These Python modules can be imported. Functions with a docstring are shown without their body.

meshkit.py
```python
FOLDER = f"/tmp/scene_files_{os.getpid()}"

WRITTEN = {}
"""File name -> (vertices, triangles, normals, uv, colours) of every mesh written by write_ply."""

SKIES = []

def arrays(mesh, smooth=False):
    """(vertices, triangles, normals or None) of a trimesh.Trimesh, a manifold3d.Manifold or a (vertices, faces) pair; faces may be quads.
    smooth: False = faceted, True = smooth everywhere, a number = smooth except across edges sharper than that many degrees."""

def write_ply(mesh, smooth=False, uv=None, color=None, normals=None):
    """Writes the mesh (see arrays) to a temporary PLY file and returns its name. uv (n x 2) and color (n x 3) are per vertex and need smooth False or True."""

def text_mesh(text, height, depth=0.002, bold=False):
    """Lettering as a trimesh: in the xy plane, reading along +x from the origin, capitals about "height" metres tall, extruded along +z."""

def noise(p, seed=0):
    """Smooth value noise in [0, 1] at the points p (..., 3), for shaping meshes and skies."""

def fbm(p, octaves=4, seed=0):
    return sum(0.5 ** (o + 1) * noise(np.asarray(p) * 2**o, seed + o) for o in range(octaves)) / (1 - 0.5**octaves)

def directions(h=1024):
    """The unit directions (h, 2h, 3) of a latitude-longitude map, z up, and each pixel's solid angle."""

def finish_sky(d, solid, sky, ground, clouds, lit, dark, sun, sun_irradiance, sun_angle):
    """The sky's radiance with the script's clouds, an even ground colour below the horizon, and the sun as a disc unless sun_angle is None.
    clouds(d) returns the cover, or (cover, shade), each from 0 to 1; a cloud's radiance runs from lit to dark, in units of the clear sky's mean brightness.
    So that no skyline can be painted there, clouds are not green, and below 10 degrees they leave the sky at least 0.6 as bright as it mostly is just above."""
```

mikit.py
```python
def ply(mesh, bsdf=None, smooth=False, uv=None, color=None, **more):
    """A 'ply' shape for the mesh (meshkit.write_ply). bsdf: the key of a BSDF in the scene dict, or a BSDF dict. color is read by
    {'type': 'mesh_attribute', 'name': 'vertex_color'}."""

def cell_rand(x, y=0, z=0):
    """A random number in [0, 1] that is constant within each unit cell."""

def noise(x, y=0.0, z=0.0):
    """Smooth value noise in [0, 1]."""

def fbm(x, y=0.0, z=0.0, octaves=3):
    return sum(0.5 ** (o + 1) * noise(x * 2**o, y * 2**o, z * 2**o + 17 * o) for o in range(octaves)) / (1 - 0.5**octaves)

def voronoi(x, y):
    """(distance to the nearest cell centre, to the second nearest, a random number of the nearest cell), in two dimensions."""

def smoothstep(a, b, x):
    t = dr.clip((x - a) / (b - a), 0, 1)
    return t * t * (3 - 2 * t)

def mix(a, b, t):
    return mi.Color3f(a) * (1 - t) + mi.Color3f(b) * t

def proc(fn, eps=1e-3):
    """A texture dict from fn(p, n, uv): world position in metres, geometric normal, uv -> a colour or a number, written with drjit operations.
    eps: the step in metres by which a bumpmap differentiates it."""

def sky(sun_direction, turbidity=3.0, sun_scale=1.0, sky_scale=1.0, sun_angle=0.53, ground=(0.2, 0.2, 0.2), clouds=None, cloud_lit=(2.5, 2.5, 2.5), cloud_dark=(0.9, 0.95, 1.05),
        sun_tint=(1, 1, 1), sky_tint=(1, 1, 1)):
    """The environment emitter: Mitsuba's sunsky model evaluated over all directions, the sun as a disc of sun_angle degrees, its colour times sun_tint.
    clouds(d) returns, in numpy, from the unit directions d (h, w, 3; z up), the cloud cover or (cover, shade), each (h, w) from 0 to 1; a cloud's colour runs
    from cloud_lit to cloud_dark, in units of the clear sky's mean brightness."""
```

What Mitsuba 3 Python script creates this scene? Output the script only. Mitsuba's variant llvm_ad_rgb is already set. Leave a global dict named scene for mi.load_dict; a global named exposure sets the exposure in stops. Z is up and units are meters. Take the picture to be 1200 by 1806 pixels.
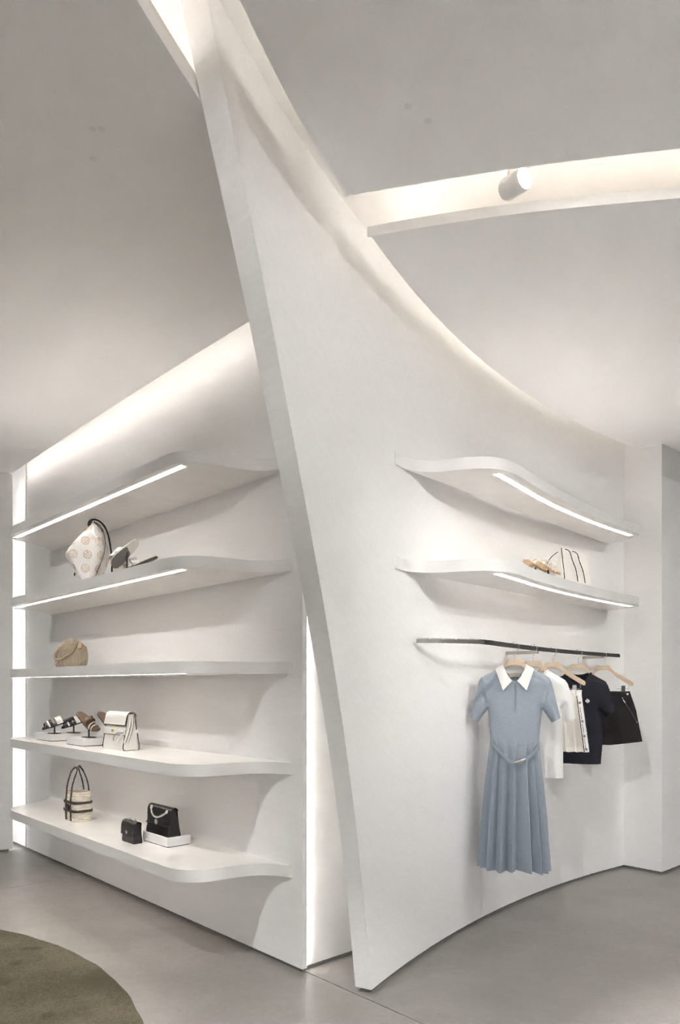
import math, random
import numpy as np
import trimesh
import drjit as dr
import mitsuba as mi
import mikit, meshkit
from mikit import proc, noise, fbm, smoothstep, mix, voronoi
from shapely.geometry import Polygon, Point, LineString, MultiLineString, box as sbox
from shapely.ops import unary_union
from scipy.spatial import Delaunay
from scipy.interpolate import CubicSpline

random.seed(7)
rng = np.random.default_rng(7)
scene, labels = {'type': 'scene'}, {}

# ---------------------------------------------------------------- camera, sky, exposure
F, HOR, HC = 1300.0, 1210.0, 1.35
T = mi.ScalarTransform4f
scene['camera'] = {'type': 'perspective', 'fov_axis': 'x', 'fov': math.degrees(2 * math.atan(600 / F)),
                   'principal_point_offset_x': 0.0, 'principal_point_offset_y': -(HOR - 903) / 1806,
                   'near_clip': 0.05, 'far_clip': 100.0,
                   'to_world': T().look_at(origin=[0, 0, HC], target=[0, 1, HC], up=[0, 0, 1])}
exposure = 1.16
SKY = 0.35
scene['sky'] = mikit.sky((0.35, -0.5, 0.8), turbidity=4.0, sun_scale=0.0, sky_scale=SKY, ground=(0.35, 0.34, 0.33),
                         clouds=lambda d: (np.ones(d.shape[:2]), 0.3 * np.clip(meshkit.fbm(d * 2.2, 3, 5), 0, 1)),
                         cloud_lit=(30., 30.6, 31.5), cloud_dark=(22., 22.6, 23.6), sky_tint=(1, 1, 1))
UP = 11.0
LED = 0.80          # common factor of every LED strip
WARM = np.array([1.0, 0.955, 0.905])

SHELF = np.array([1.0, 0.91, 0.81])


def emit(v, tint=WARM):
    return {'type': 'area', 'radiance': {'type': 'rgb', 'value': [float(x) for x in np.asarray(tint) * v * LED]}}


# ---------------------------------------------------------------- plan geometry
O = np.array([-0.177, 3.456])            # right-hand corner of the shelf wall
U = np.array([-0.676, 0.737])            # along the shelf wall, away
N = np.array([-0.737, -0.676])           # out of the shelf wall, into the room
V = -N
CW, RWALL = np.array([6.16, -0.058]), 6.8588   # the curved wall's plan arc
A0 = math.atan2(3.25 + 0.058, 0.139 - 6.16)
CCE, RCE = np.array([6.397, -0.119]), 6.940    # the ceiling's edge beside it
ZC, ZR = 3.085, 3.32                           # ceiling, roof of the coves


def LW(u, n, z):
    p = O + u * U + n * N
    return np.array([p[0], p[1], z])


def RW(s, n, z=0.0):
    a = A0 - np.asarray(s, float) / RWALL
    r = RWALL - np.asarray(n, float)
    return np.stack([CW[0] + r * np.cos(a), CW[1] + r * np.sin(a), np.zeros_like(a) + z], -1)


def RN(s):
    a = A0 - s / RWALL
    return -np.array([math.cos(a), math.sin(a)])


def RT(s):
    n = RN(s)
    return np.array([-n[1], n[0]])


# ---------------------------------------------------------------- mesh helpers
def frame(o, ex, ez=(0, 0, 1)):
    ex = np.array([ex[0], ex[1], ex[2] if len(ex) > 2 else 0.0], float); ex /= np.linalg.norm(ex)
    ez = np.asarray(ez, float)
    ey = np.cross(ez, ex); ey /= np.linalg.norm(ey)
    ez = np.cross(ex, ey)
    M = np.eye(4); M[:3, 0], M[:3, 1], M[:3, 2], M[:3, 3] = ex, ey, ez, o
    return M


def rot(axis, deg, o=(0, 0, 0)):
    M = trimesh.transformations.rotation_matrix(math.radians(deg), axis); M[:3, 3] = o
    return M


def tri(v, f):
    v, f = np.asarray(v, float), np.asarray(f, int)
    if f.shape[1] == 4:
        f = np.vstack([f[:, [0, 1, 2]], f[:, [0, 2, 3]]])
    return trimesh.Trimesh(v, f, process=False)


def cat(ms):
    return trimesh.util.concatenate(list(ms))


def moved(m, M):
    m = m.copy(); m.apply_transform(M); return m


def grid(P, close_u=False, close_v=False):
    P = np.asarray(P, float); a, b = P.shape[:2]
    i, j = np.meshgrid(np.arange(a if close_u else a - 1), np.arange(b if close_v else b - 1), indexing='ij')
    i2, j2 = (i + 1) % a, (j + 1) % b
    q = np.stack([i * b + j, i * b + j2, i2 * b + j2, i2 * b + j], -1).reshape(-1, 4)
    return tri(P.reshape(-1, 3), q)


def loft(rings, cap=True):
    """closed rings (k, n, 3) -> tube with end caps"""
    rings = np.asarray(rings, float); k, n = rings.shape[:2]
    m = grid(rings, close_v=True)
    if not cap:
        return m
    caps = []
    for r, flip in ((rings[0], False), (rings[-1], True)):
        v = np.vstack([r, r.mean(0)])
        f = np.array([[i, (i + 1) % n, n] for i in range(n)])
        caps.append(tri(v, f[:, ::-1] if flip else f))
    m = cat([m] + caps); m.merge_vertices(); m.fix_normals()
    return m


def cbox(x0, x1, y0, y1, z0, z1, c=0.002):
    """box with chamfered edges"""
    c = min(c, 0.45 * min(x1 - x0, y1 - y0, z1 - z0))
    pts = []
    for x, sx in ((x0, 1), (x1, -1)):
        for y, sy in ((y0, 1), (y1, -1)):
            for z, sz in ((z0, 1), (z1, -1)):
                pts += [(x, y + sy * c, z + sz * c), (x + sx * c, y, z + sz * c), (x + sx * c, y + sy * c, z)]
    return trimesh.convex.convex_hull(np.array(pts))


def catmull(pts, n):
    pts = np.asarray(pts, float)
    t = np.r_[0, np.cumsum(np.linalg.norm(np.diff(pts, axis=0), axis=1))]
    return CubicSpline(t, pts)(np.linspace(0, t[-1], n))


def lin(pts, n):
    pts = np.asarray(pts, float)
    t = np.r_[0, np.cumsum(np.linalg.norm(np.diff(pts, axis=0), axis=1))]
    q = np.linspace(0, t[-1], n)
    return np.stack([np.interp(q, t, pts[:, k]) for k in range(pts.shape[1])], -1)


def sweep(path, section, up=(0, 0, 1), closed=False):
    """section (m,2): (side, up) swept along path"""
    p = np.asarray(path, float); sec = np.asarray(section, float)
    if closed:
        t = np.roll(p, -1, 0) - np.roll(p, 1, 0)
    else:
        t = np.gradient(p, axis=0)
    t /= np.linalg.norm(t, axis=1)[:, None] + 1e-12
    ups = np.broadcast_to(np.asarray(up, float), p.shape)
    side = np.cross(t, ups); side /= np.linalg.norm(side, axis=1)[:, None] + 1e-9
    upv = np.cross(side, t)
    rings = p[:, None] + sec[None, :, :1] * side[:, None] + sec[None, :, 1:] * upv[:, None]
    if closed:
        m = grid(rings, True, True); m.fix_normals(); return m
    return loft(rings)


def tube(path, r, sides=8, closed=False):
    p = np.asarray(path, float)
    t = np.gradient(p, axis=0); t /= np.linalg.norm(t, axis=1)[:, None] + 1e-12
    # rotation-minimising frame
    a = np.cross(t[0], [0.3, 0.5, 0.81]); a /= np.linalg.norm(a)
    A = [a]
    for k in range(1, len(p)):
        a = A[-1] - t[k] * (A[-1] @ t[k]); A.append(a / np.linalg.norm(a))
    A = np.array(A); B = np.cross(t, A)
    ang = np.arange(sides) / sides * 2 * np.pi
    rr = np.broadcast_to(np.asarray(r, float), (len(p),))[:, None, None]
    rings = p[:, None] + rr * (np.cos(ang)[None, :, None] * A[:, None] + np.sin(ang)[None, :, None] * B[:, None])
    if closed:
        m = grid(rings, True, True); m.fix_normals(); return m
    return loft(rings)


def rect(w, h):
    return [(-w / 2, -h / 2), (w / 2, -h / 2), (w / 2, h / 2), (-w / 2, h / 2)]


def extrude(poly, z0, z1):
    geoms = getattr(poly, 'geoms', [poly])
    return cat([moved(trimesh.creation.extrude_polygon(g, z1 - z0, engine='earcut'), T4(0, 0, z0)) for g in geoms])


def T4(x, y, z):
    M = np.eye(4); M[:3, 3] = (x, y, z); return M


XZ = np.array([[1, 0, 0, 0], [0, 0, -1, 0], [0, 1, 0, 0], [0, 0, 0, 1.0]])    # polygon (x, y) -> upright (x, z), thickness towards -y


def upright(poly, y0, y1):
    """extrude a polygon of (x, z) between depths y0 < y1"""
    m = extrude(poly, 0, y1 - y0); m.apply_transform(XZ); m.apply_translation([0, y1, 0]); return m


def fill(poly, res):
    """triangulated polygon: (points 2d, faces)"""
    poly = poly.buffer(0)
    ext = np.array(poly.exterior.segmentize(res).coords)[:-1]
    x0, y0, x1, y1 = poly.bounds
    gx, gy = np.meshgrid(np.arange(x0, x1, res), np.arange(y0, y1, res))
    gx[1::2] += res / 2
    pts = np.c_[gx.ravel(), gy.ravel()]
    inner = poly.buffer(-res * 0.55)
    pts = np.array([p for p in pts if inner.contains(Point(p))]).reshape(-1, 2)
    P = np.vstack([ext, pts]); D = Delaunay(P).simplices
    c = P[D].mean(1)
    big = poly.buffer(1e-6)
    D = D[[big.contains(Point(q)) for q in c]]
    return P, D


def cloth(pts, sides, thick, width, res=0.012, folds=None, y=0.0, sign=-1, tuck=None):
    """one sheet of a hanging garment: outline pts (x, z); it bellies out by THICK away from the SIDES (list of polylines)"""
    P, D = fill(Polygon(pts), res)
    S = MultiLineString([LineString(s) for s in sides])
    d = np.array([S.distance(Point(p)) for p in P])
    q = np.clip(d / width, 0, 1)
    tk = thick * (tuck(P[:, 1]) if tuck else 1.0)
    yy = y + sign * (tk * np.sqrt(1 - (1 - q) ** 2) + (folds(P[:, 0], P[:, 1]) * q if folds else 0))
    v = np.c_[P[:, 0], yy, P[:, 1]]
    return tri(v, D if sign > 0 else D[:, ::-1])


def mirror(pts):
    return [(-x, z) for x, z in pts[::-1]]


# ---------------------------------------------------------------- scene entries
def add(key, mesh, mat, M=None, smooth=False, emitter=None, **kw):
    if key in scene:
        n = 1
        while f'{key}_{n:03d}' in scene: n += 1
        key = f'{key}_{n:03d}'
    if M is not None:
        mesh = moved(mesh, M)
    more = {'emitter': emitter} if emitter else {}
    scene[key] = mikit.ply(mesh, mat, smooth=smooth, **{k: v for k, v in kw.items()}, **more)
    return key


used = set()


def thing(name, label, category, group=None):
    key, n = name, 0
    while key in used:
        n += 1; key = f'{name}_{n:03d}'
    used.add(key)
    labels[key] = {'label': label, 'category': category}
    if group: labels[key]['group'] = group
    return key


def struct(key, mesh, mat, smooth=False, label=None, **kw):
    k = add(key, mesh, mat, smooth=smooth, **kw)
    labels[k] = {'kind': 'structure'}
    if label: labels[k]['label'] = label
    return k


# ---------------------------------------------------------------- materials
def lam(c, rough=0.6, spec=0.3, **kw):
    return {'type': 'twosided', 'b': {'type': 'principled', 'base_color': {'type': 'rgb', 'value': list(c)}, 'roughness': rough, 'specular': spec, **kw}}


def bumped(b, fn, scale, eps=1e-3):
    inner = b['b'] if b['type'] == 'twosided' else b
    return {'type': 'twosided', 'b': {'type': 'bumpmap', 'arbitrary': proc(fn, eps), 'scale': scale, 'bsdf': inner}}


def strokes(p, n, uv):            # trowelled plaster: flat strokes, slightly wavy
    w = p.z + 0.02 * noise(p.x * 5, p.y * 5, p.z * 3)
    a = noise(p.x * 14 + 3, p.y * 14, w * 120)
    b = noise(p.x * 34, p.y * 34, w * 230 + 9)
    c = fbm(p.x * 110, p.y * 110, p.z * 110, 2)
    return 0.35 * a + 0.35 * b + 0.4 * c


def skew_strokes(p, n, uv):       # strokes following the sweep of the big wall, mixed with coarse stipple
    w = p.z * 0.86 + p.y * 0.5 + 0.03 * noise(p.x * 3, p.y * 3, p.z * 3)
    a = noise(p.x * 12, p.y * 10 - p.z * 10, w * 110)
    b = noise(p.x * 30, p.y * 26 - p.z * 26, w * 210 + 9)
    c = fbm(p.x * 100, p.y * 100, p.z * 100, 2)
    return 0.32 * a + 0.33 * b + 0.6 * c


def brushed(p, n, uv):
    return 0.6 * noise(p.x * 9, p.y * 9, p.z * 420) + 0.4 * noise(p.x * 30, p.y * 30, p.z * 800)


WHITE = (0.81, 0.803, 0.793)


def plaster_col(p, n, uv):
    return mix(tuple(0.975 * c for c in WHITE), tuple(1.015 * c for c in WHITE), smoothstep(0.2, 0.9, strokes(p, n, uv)))


def sail_col(p, n, uv):
    return mix(tuple(0.972 * c for c in WHITE), tuple(1.018 * c for c in WHITE), smoothstep(0.3, 1.0, skew_strokes(p, n, uv)))


def shelf_col(p, n, uv):
    return mix((0.757, 0.743, 0.724), (0.782, 0.768, 0.748), smoothstep(0.3, 0.7, brushed(p, n, uv)))


scene['mat_plaster'] = bumped(lam(WHITE, 0.75, 0.2, base_color=proc(plaster_col)), strokes, 0.003, 1.5e-3)
scene['mat_sail'] = bumped(lam(WHITE, 0.7, 0.25, base_color=proc(sail_col)), skew_strokes, 0.0042, 1.5e-3)
scene['mat_ceiling'] = lam((0.90, 0.89, 0.88), 0.9, 0.1)
scene['mat_plate'] = lam((0.81, 0.80, 0.79), 0.9, 0.1)
scene['mat_back'] = lam((0.34, 0.32, 0.30), 0.8, 0.2)
scene['mat_cove'] = lam((0.86, 0.84, 0.81), 0.9, 0.1)
scene['mat_shelf'] = bumped(lam((0.77, 0.755, 0.735), 0.28, 0.5, base_color=proc(shelf_col)), brushed, 0.0012, 1e-3)
scene['mat_led'] = lam((0.9, 0.9, 0.88), 0.6, 0.2)
scene['mat_plinth'] = lam((0.16, 0.155, 0.15), 0.45, 0.4)
scene['mat_groove'] = lam((0.42, 0.41, 0.40), 0.5, 0.3)


def floor_col(p, n, uv):
    a = fbm(p.x * 0.9 + 3, p.y * 0.9, 0.3, 4)
    b = fbm(p.x * 5, p.y * 5, 7.3, 4)
    c = fbm(p.x * 60, p.y * 60, 1.7, 2)
    t = 0.55 * a + 0.3 * b + 0.15 * c
    base = mix((0.205, 0.193, 0.180), (0.265, 0.252, 0.238), smoothstep(0.25, 0.75, t))
    sp = noise(p.x * 45, p.y * 45, 3.0) * noise(p.x * 130, p.y * 130, 5.0)
    return base * (1 - 0.35 * smoothstep(0.83, 0.9, sp))


def floor_rough(p, n, uv):
    return 0.30 + 0.16 * fbm(p.x * 2.5, p.y * 2.5, 2.1, 3)


scene['mat_floor'] = {'type': 'twosided', 'b': {'type': 'principled', 'base_color': proc(floor_col), 'roughness': proc(floor_rough), 'specular': 0.45}}
scene['mat_joint'] = lam((0.10, 0.095, 0.09), 0.8, 0.1)


def rug_col(p, n, uv):
    a = fbm(p.x * 3 + 1.7, p.y * 3, 0.5, 4)
    b = fbm(p.x * 140, p.y * 140, 1.5, 2)
    c = noise(p.x * 9, p.y * 9, 4.0) * noise(p.x * 16 + 2, p.y * 16, 1.0)
    t = 0.62 * a + 0.38 * b
    return mix((0.060, 0.055, 0.037), (0.125, 0.112, 0.078), smoothstep(0.3, 0.72, t)) * (1 - 0.25 * smoothstep(0.5, 0.7, c))


def rug_h(p, n, uv):
    return fbm(p.x * 130, p.y * 130, p.z * 130, 2)


scene['mat_rug'] = {'type': 'twosided', 'b': {'type': 'bumpmap', 'arbitrary': proc(rug_h, 1.5e-3), 'scale': 0.006, 'bsdf': {'type': 'principled', 'base_color': proc(rug_col), 'roughness': 0.95, 'specular': 0.05, 'sheen': 0.6}}}

scene['mat_black_metal'] = lam((0.02, 0.02, 0.021), 0.35, 0.5)
scene['mat_steel'] = {'type': 'twosided', 'b': {'type': 'roughconductor', 'material': 'Cr', 'alpha': 0.12}}
scene['mat_silver'] = lam((0.80, 0.79, 0.77), 0.32, 0.5, metallic=0.75)
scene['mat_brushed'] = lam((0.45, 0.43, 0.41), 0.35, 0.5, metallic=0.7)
scene['mat_bend_reflection'] = lam((0.24, 0.225, 0.21), 0.22, 0.5, metallic=0.9)  # lighter tone standing for the bright reflection in the polished rail
scene['mat_gold'] = lam((0.75, 0.56, 0.28), 0.3, 0.5, metallic=0.9)
scene['mat_white_leather'] = lam((0.80, 0.775, 0.73), 0.42, 0.45)
scene['mat_white_matte'] = lam((0.80, 0.79, 0.77), 0.6, 0.3)
scene['mat_block'] = lam((0.82, 0.81, 0.80), 0.35, 0.4)
scene['mat_dark_edge'] = lam((0.055, 0.048, 0.042), 0.5, 0.4)
scene['mat_black_leather'] = lam((0.007, 0.0065, 0.0065), 0.3, 0.4)
scene['mat_dark_leather'] = lam((0.035, 0.026, 0.02), 0.4, 0.5)
scene['mat_brown_leather'] = lam((0.15, 0.10, 0.066), 0.38, 0.5)
scene['mat_tan'] = lam((0.50, 0.36, 0.22), 0.5, 0.4)
scene['mat_grey_sole'] = lam((0.14, 0.135, 0.13), 0.5, 0.4)
scene['mat_clear'] = lam((0.72, 0.71, 0.69), 0.15, 0.6)


def wood_col(p, n, uv):
    g = fbm(p.x * 12, p.y * 12, p.z * 120, 3)
    return mix((0.46, 0.355, 0.25), (0.60, 0.485, 0.365), g)


scene['mat_wood'] = {'type': 'twosided', 'b': {'type': 'principled', 'base_color': proc(wood_col), 'roughness': 0.45, 'specular': 0.4}}


def croc(p, n, uv):
    d1, d2, r = voronoi((p.x * 1.3 + p.y * 0.4) * 110, p.z * 95)
    return smoothstep(0.0, 0.25, d2 - d1)


scene['mat_croc'] = bumped(lam((0.007, 0.0065, 0.0065), 0.28, 0.45), croc, 0.0009, 8e-4)


def knit_col(p, n, uv):
    a = fbm(p.x * 300, p.y * 300, p.z * 300, 2)
    b = noise(p.x * 600, p.y * 600, p.z * 380)
    return mix((0.235, 0.272, 0.318), (0.315, 0.352, 0.40), smoothstep(0.3, 0.72, 0.6 * a + 0.4 * b))


scene['mat_knit'] = {'type': 'twosided', 'b': {'type': 'principled', 'base_color': proc(knit_col), 'roughness': 0.9, 'specular': 0.1, 'sheen': 0.3}}
scene['mat_label'] = lam((0.46, 0.42, 0.36), 0.8, 0.1)
scene['mat_belt'] = lam((0.24, 0.272, 0.31), 0.7, 0.2)
scene['mat_white_cloth'] = lam((0.82, 0.81, 0.79), 0.9, 0.1)
scene['mat_cream_cloth'] = lam((0.80, 0.765, 0.71), 0.9, 0.1)
scene['mat_navy'] = lam((0.0095, 0.0105, 0.0155), 0.85, 0.15)
scene['mat_black_cloth'] = lam((0.0095, 0.0088, 0.0098), 0.85, 0.15)


def straw_col(p, n, uv):
    w = p.x * 1.3 + p.y * 0.4
    a = noise(w * 330 + p.z * 190, w * 40, p.z * 240)
    b = fbm(p.x * 60, p.y * 60, p.z * 160, 2)
    return mix((0.44, 0.39, 0.32), (0.80, 0.745, 0.65), smoothstep(0.25, 0.7, 0.55 * a + 0.45 * b))


scene['mat_straw'] = {'type': 'twosided', 'b': {'type': 'principled', 'base_color': proc(straw_col), 'roughness': 0.9, 'specular': 0.1}}


def crochet_col(p, n, uv):
    x, z = p.x * 0.944 + p.y * 0.33, p.z
    d1, d2, r = voronoi(x * 105, z * 105)
    hole = 1 - smoothstep(0.10, 0.24, d1)
    big = noise(x * 38, z * 38, 2.0)
    a = fbm(p.x * 300, p.y * 300, p.z * 300, 2)
    c = mix((0.26, 0.215, 0.155), (0.40, 0.345, 0.265), smoothstep(0.25, 0.7, a))
    return mix(c, (0.09, 0.07, 0.05), hole * smoothstep(0.42, 0.56, big))


scene['mat_crochet'] = {'type': 'twosided', 'b': {'type': 'bumpmap', 'arbitrary': proc(lambda p, n, uv: voronoi((p.x * 0.944 + p.y * 0.33) * 105, p.z * 105)[0], 8e-4), 'scale': 0.004,
                        'bsdf': {'type': 'principled', 'base_color': proc(crochet_col), 'roughness': 0.9, 'specular': 0.1}}}
scene['mat_cord'] = lam((0.42, 0.35, 0.255), 0.85, 0.1)


def emblem_mask(x, y):
    """two mirrored letter Ts in a round frame, x and y in units of the radius"""
    r = dr.sqrt(x * x + y * y)
    ring = dr.abs(r - 0.93) < 0.07
    ay, ax = dr.abs(y), dr.abs(x)
    inner = (dr.abs(r - 0.66) < 0.05) & (dr.abs(ax - ay) > 0.16)
    bar = (dr.abs(ay - 0.40) < 0.055) & (ax < 0.30)
    stem = (ax < 0.055) & (ay > 0.10) & (ay < 0.42)
    side = (dr.abs(ax - 0.40) < 0.05) & (ay < 0.26)
    mid = (ay < 0.045) & (ax > 0.14) & (ax < 0.42)
    return dr.select(ring | inner | bar | stem | side | mid, 1.0, 0.0)


def coin_col(p, n, uv):
    su, sv = 0.082, 0.084
    v = uv.y / sv
    row = dr.floor(v)
    off = dr.select(row - 2 * dr.floor(row / 2) > 0.5, 0.5, 0.0) * 0.3
    u = uv.x / su + off
    x = (u - dr.floor(u) - 0.5) * su / 0.0255
    y = (v - row - 0.5) * sv / 0.0255
    return mix((0.80, 0.775, 0.745), (0.44, 0.305, 0.19), emblem_mask(x, y))


scene['mat_coin'] = {'type': 'twosided', 'b': {'type': 'principled', 'base_color': proc(coin_col), 'roughness': 0.18, 'specular': 0.6, 'clearcoat': 0.6, 'clearcoat_gloss': 0.9}}


# ---------------------------------------------------------------- floor: poured slabs with fine joints
def uv_of(x, y):
    d = np.array([x, y]) - O
    return d @ U, d @ N


ROOM = Polygon([(-5.6, -5.0), (6.2, -5.0), (6.2, 9.2), (-5.6, 9.2)])
uA, nB = uv_of(-2.256, 4.889)[0], uv_of(0.013, 3.293)[1]
struct('floor', extrude(ROOM, -0.10, -0.012), 'mat_joint', label='grey polished concrete floor')
for i in range(-3, 3):
    for j in range(-3, 3):
        u0, n0, st, g = uA + 4.2 * i, nB + 4.2 * j, 4.2, 0.0025
        q = [O + a * U + b * N for a, b in ((u0 + g, n0 + g), (u0 + st - g, n0 + g), (u0 + st - g, n0 + st - g), (u0 + g, n0 + st - g))]
        s = Polygon(q).intersection(ROOM)
        if s.area > 0.05:
            add('floor__slab', extrude(s, -0.011, 0.0), 'mat_floor')

# ---------------------------------------------------------------- shelf wall (left)
ZB = 0.02                                   # walls stand on a recessed dark plinth
ML = lambda u, n, z=0.0: frame(LW(u, n, z), (-U[0], -U[1], 0))    # x right along the wall, y into the wall, z up
MW = ML(0, 0)
struct('wall_left', cbox(-3.562, 0, 0, 0.03, ZB, ZR, 0.001), 'mat_plaster', M=MW, label='white textured plaster wall that carries the wavy shelves')
struct('wall_left_pier', cbox(-4.3, -3.592, 0.0, 0.06, ZB, ZR, 0.001), 'mat_plaster', M=MW, label='brightly washed strip of white wall left of the shelves')
struct('trim_1', cbox(-3.592, -3.562, 0.003, 0.05, ZB, ZR, 0.001), 'mat_groove', M=MW)
struct('baseboard_left', cbox(-4.3, -0.012, 0.015, 0.03, 0, ZB, 0.0005), 'mat_plinth', M=MW)
# return wall beside the corner
struct('wall_return', cbox(-0.10, -0.022, 0.0302, 1.55, ZB, ZR, 0.001), 'mat_plaster', M=MW, label='white return wall with a glowing corner, behind the leaning wall')
struct('baseboard_return', cbox(-0.10, -0.034, 0.012, 1.55, 0, ZB, 0.0005), 'mat_plinth', M=MW)

# near wall at the far left
nd = np.array([-0.93, -0.36]) / np.hypot(0.93, 0.36)
MN = frame((-2.676, 6.018, 0), (-nd[0], -nd[1], 0))
struct('wall_far_left', cbox(-3.6, 0, 0, 0.05, ZB, ZC + 0.02, 0.001), 'mat_plaster', M=MN, label='shaded plain wall at the left edge')
struct('baseboard_far_left', cbox(-3.6, -0.03, 0.012, 0.05, 0, ZB, 0.0005), 'mat_plinth', M=MN)

# ---------------------------------------------------------------- the curved leaning-edged wall (right)
ze = np.array([0.0, 0.03, 0.70, 1.236, 1.78, 2.265, 2.80, 3.055, 3.26, 3.40])
se = np.array([-0.02, -0.025, -0.158, -0.312, -0.518, -0.741, -1.026, -1.184, -1.308, -1.395])
EDGE = CubicSpline(ze, se)
SEND, TH = 3.02, 0.08
zz = np.linspace(ZB, ZR, 90); tt = np.linspace(0, 1, 130)
S = EDGE(zz)[:, None] * (1 - tt) + (SEND + 0.1) * tt
fr = RW(S, 0.0, zz[:, None]); bk = RW(S, -TH, zz[:, None])
th = np.linspace(0, 1, 5)[:, None, None]
edge = (fr[:, 0][None] * (1 - th) + bk[:, 0][None] * th)
bot = (fr[0][None] * (1 - th) + bk[0][None] * th)
sail = cat([grid(fr), tri(grid(bk).vertices, grid(bk).faces[:, ::-1]), grid(edge), grid(bot)])
struct('wall_right', sail, 'mat_sail', smooth=20, label='tall curved white plaster wall with a leaning cut edge')
sb = np.linspace(0.0, SEND + 0.1, 80)
pl = np.concatenate([RW(sb, -0.014, 0), RW(sb[::-1], -0.066, 0)])[:, :2]
struct('baseboard_right', extrude(Polygon(pl), 0, ZB + 0.002), 'mat_plinth')

# niche end wall and the pier beside it
E0, E1 = np.array([2.109, 5.489]), np.array([2.303, 5.271])
MV = frame((E1[0], E1[1], 0), V)                # x along the pier's face, y into it
struct('wall_niche_end', cbox(-0.0, 0.06, 0, 0.42, ZB, ZR, 0.001), 'mat_plaster', M=MV, label='narrow white return at the end of the curved wall')
struct('wall_far_right', cbox(0.0, 5.0, 0, 0.05, ZB, ZC + 0.02, 0.001), 'mat_plaster', M=MV, label='plain white wall at the right edge')
struct('baseboard_niche_end', cbox(0.012, 0.06, 0.012, 0.42, 0, ZB, 0.0005), 'mat_plinth', M=MV)
struct('baseboard_far_right', cbox(0.012, 5.0, 0.012, 0.05, 0, ZB, 0.0005), 'mat_plinth', M=MV)


# ---------------------------------------------------------------- ceilings: three panels with lit gaps between them
def arc(c, r, y0, y1, n):
    y = np.linspace(y0, y1, n)
    return np.c_[c[0] - np.sqrt(r * r - (y - c[1]) ** 2), y]


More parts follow.
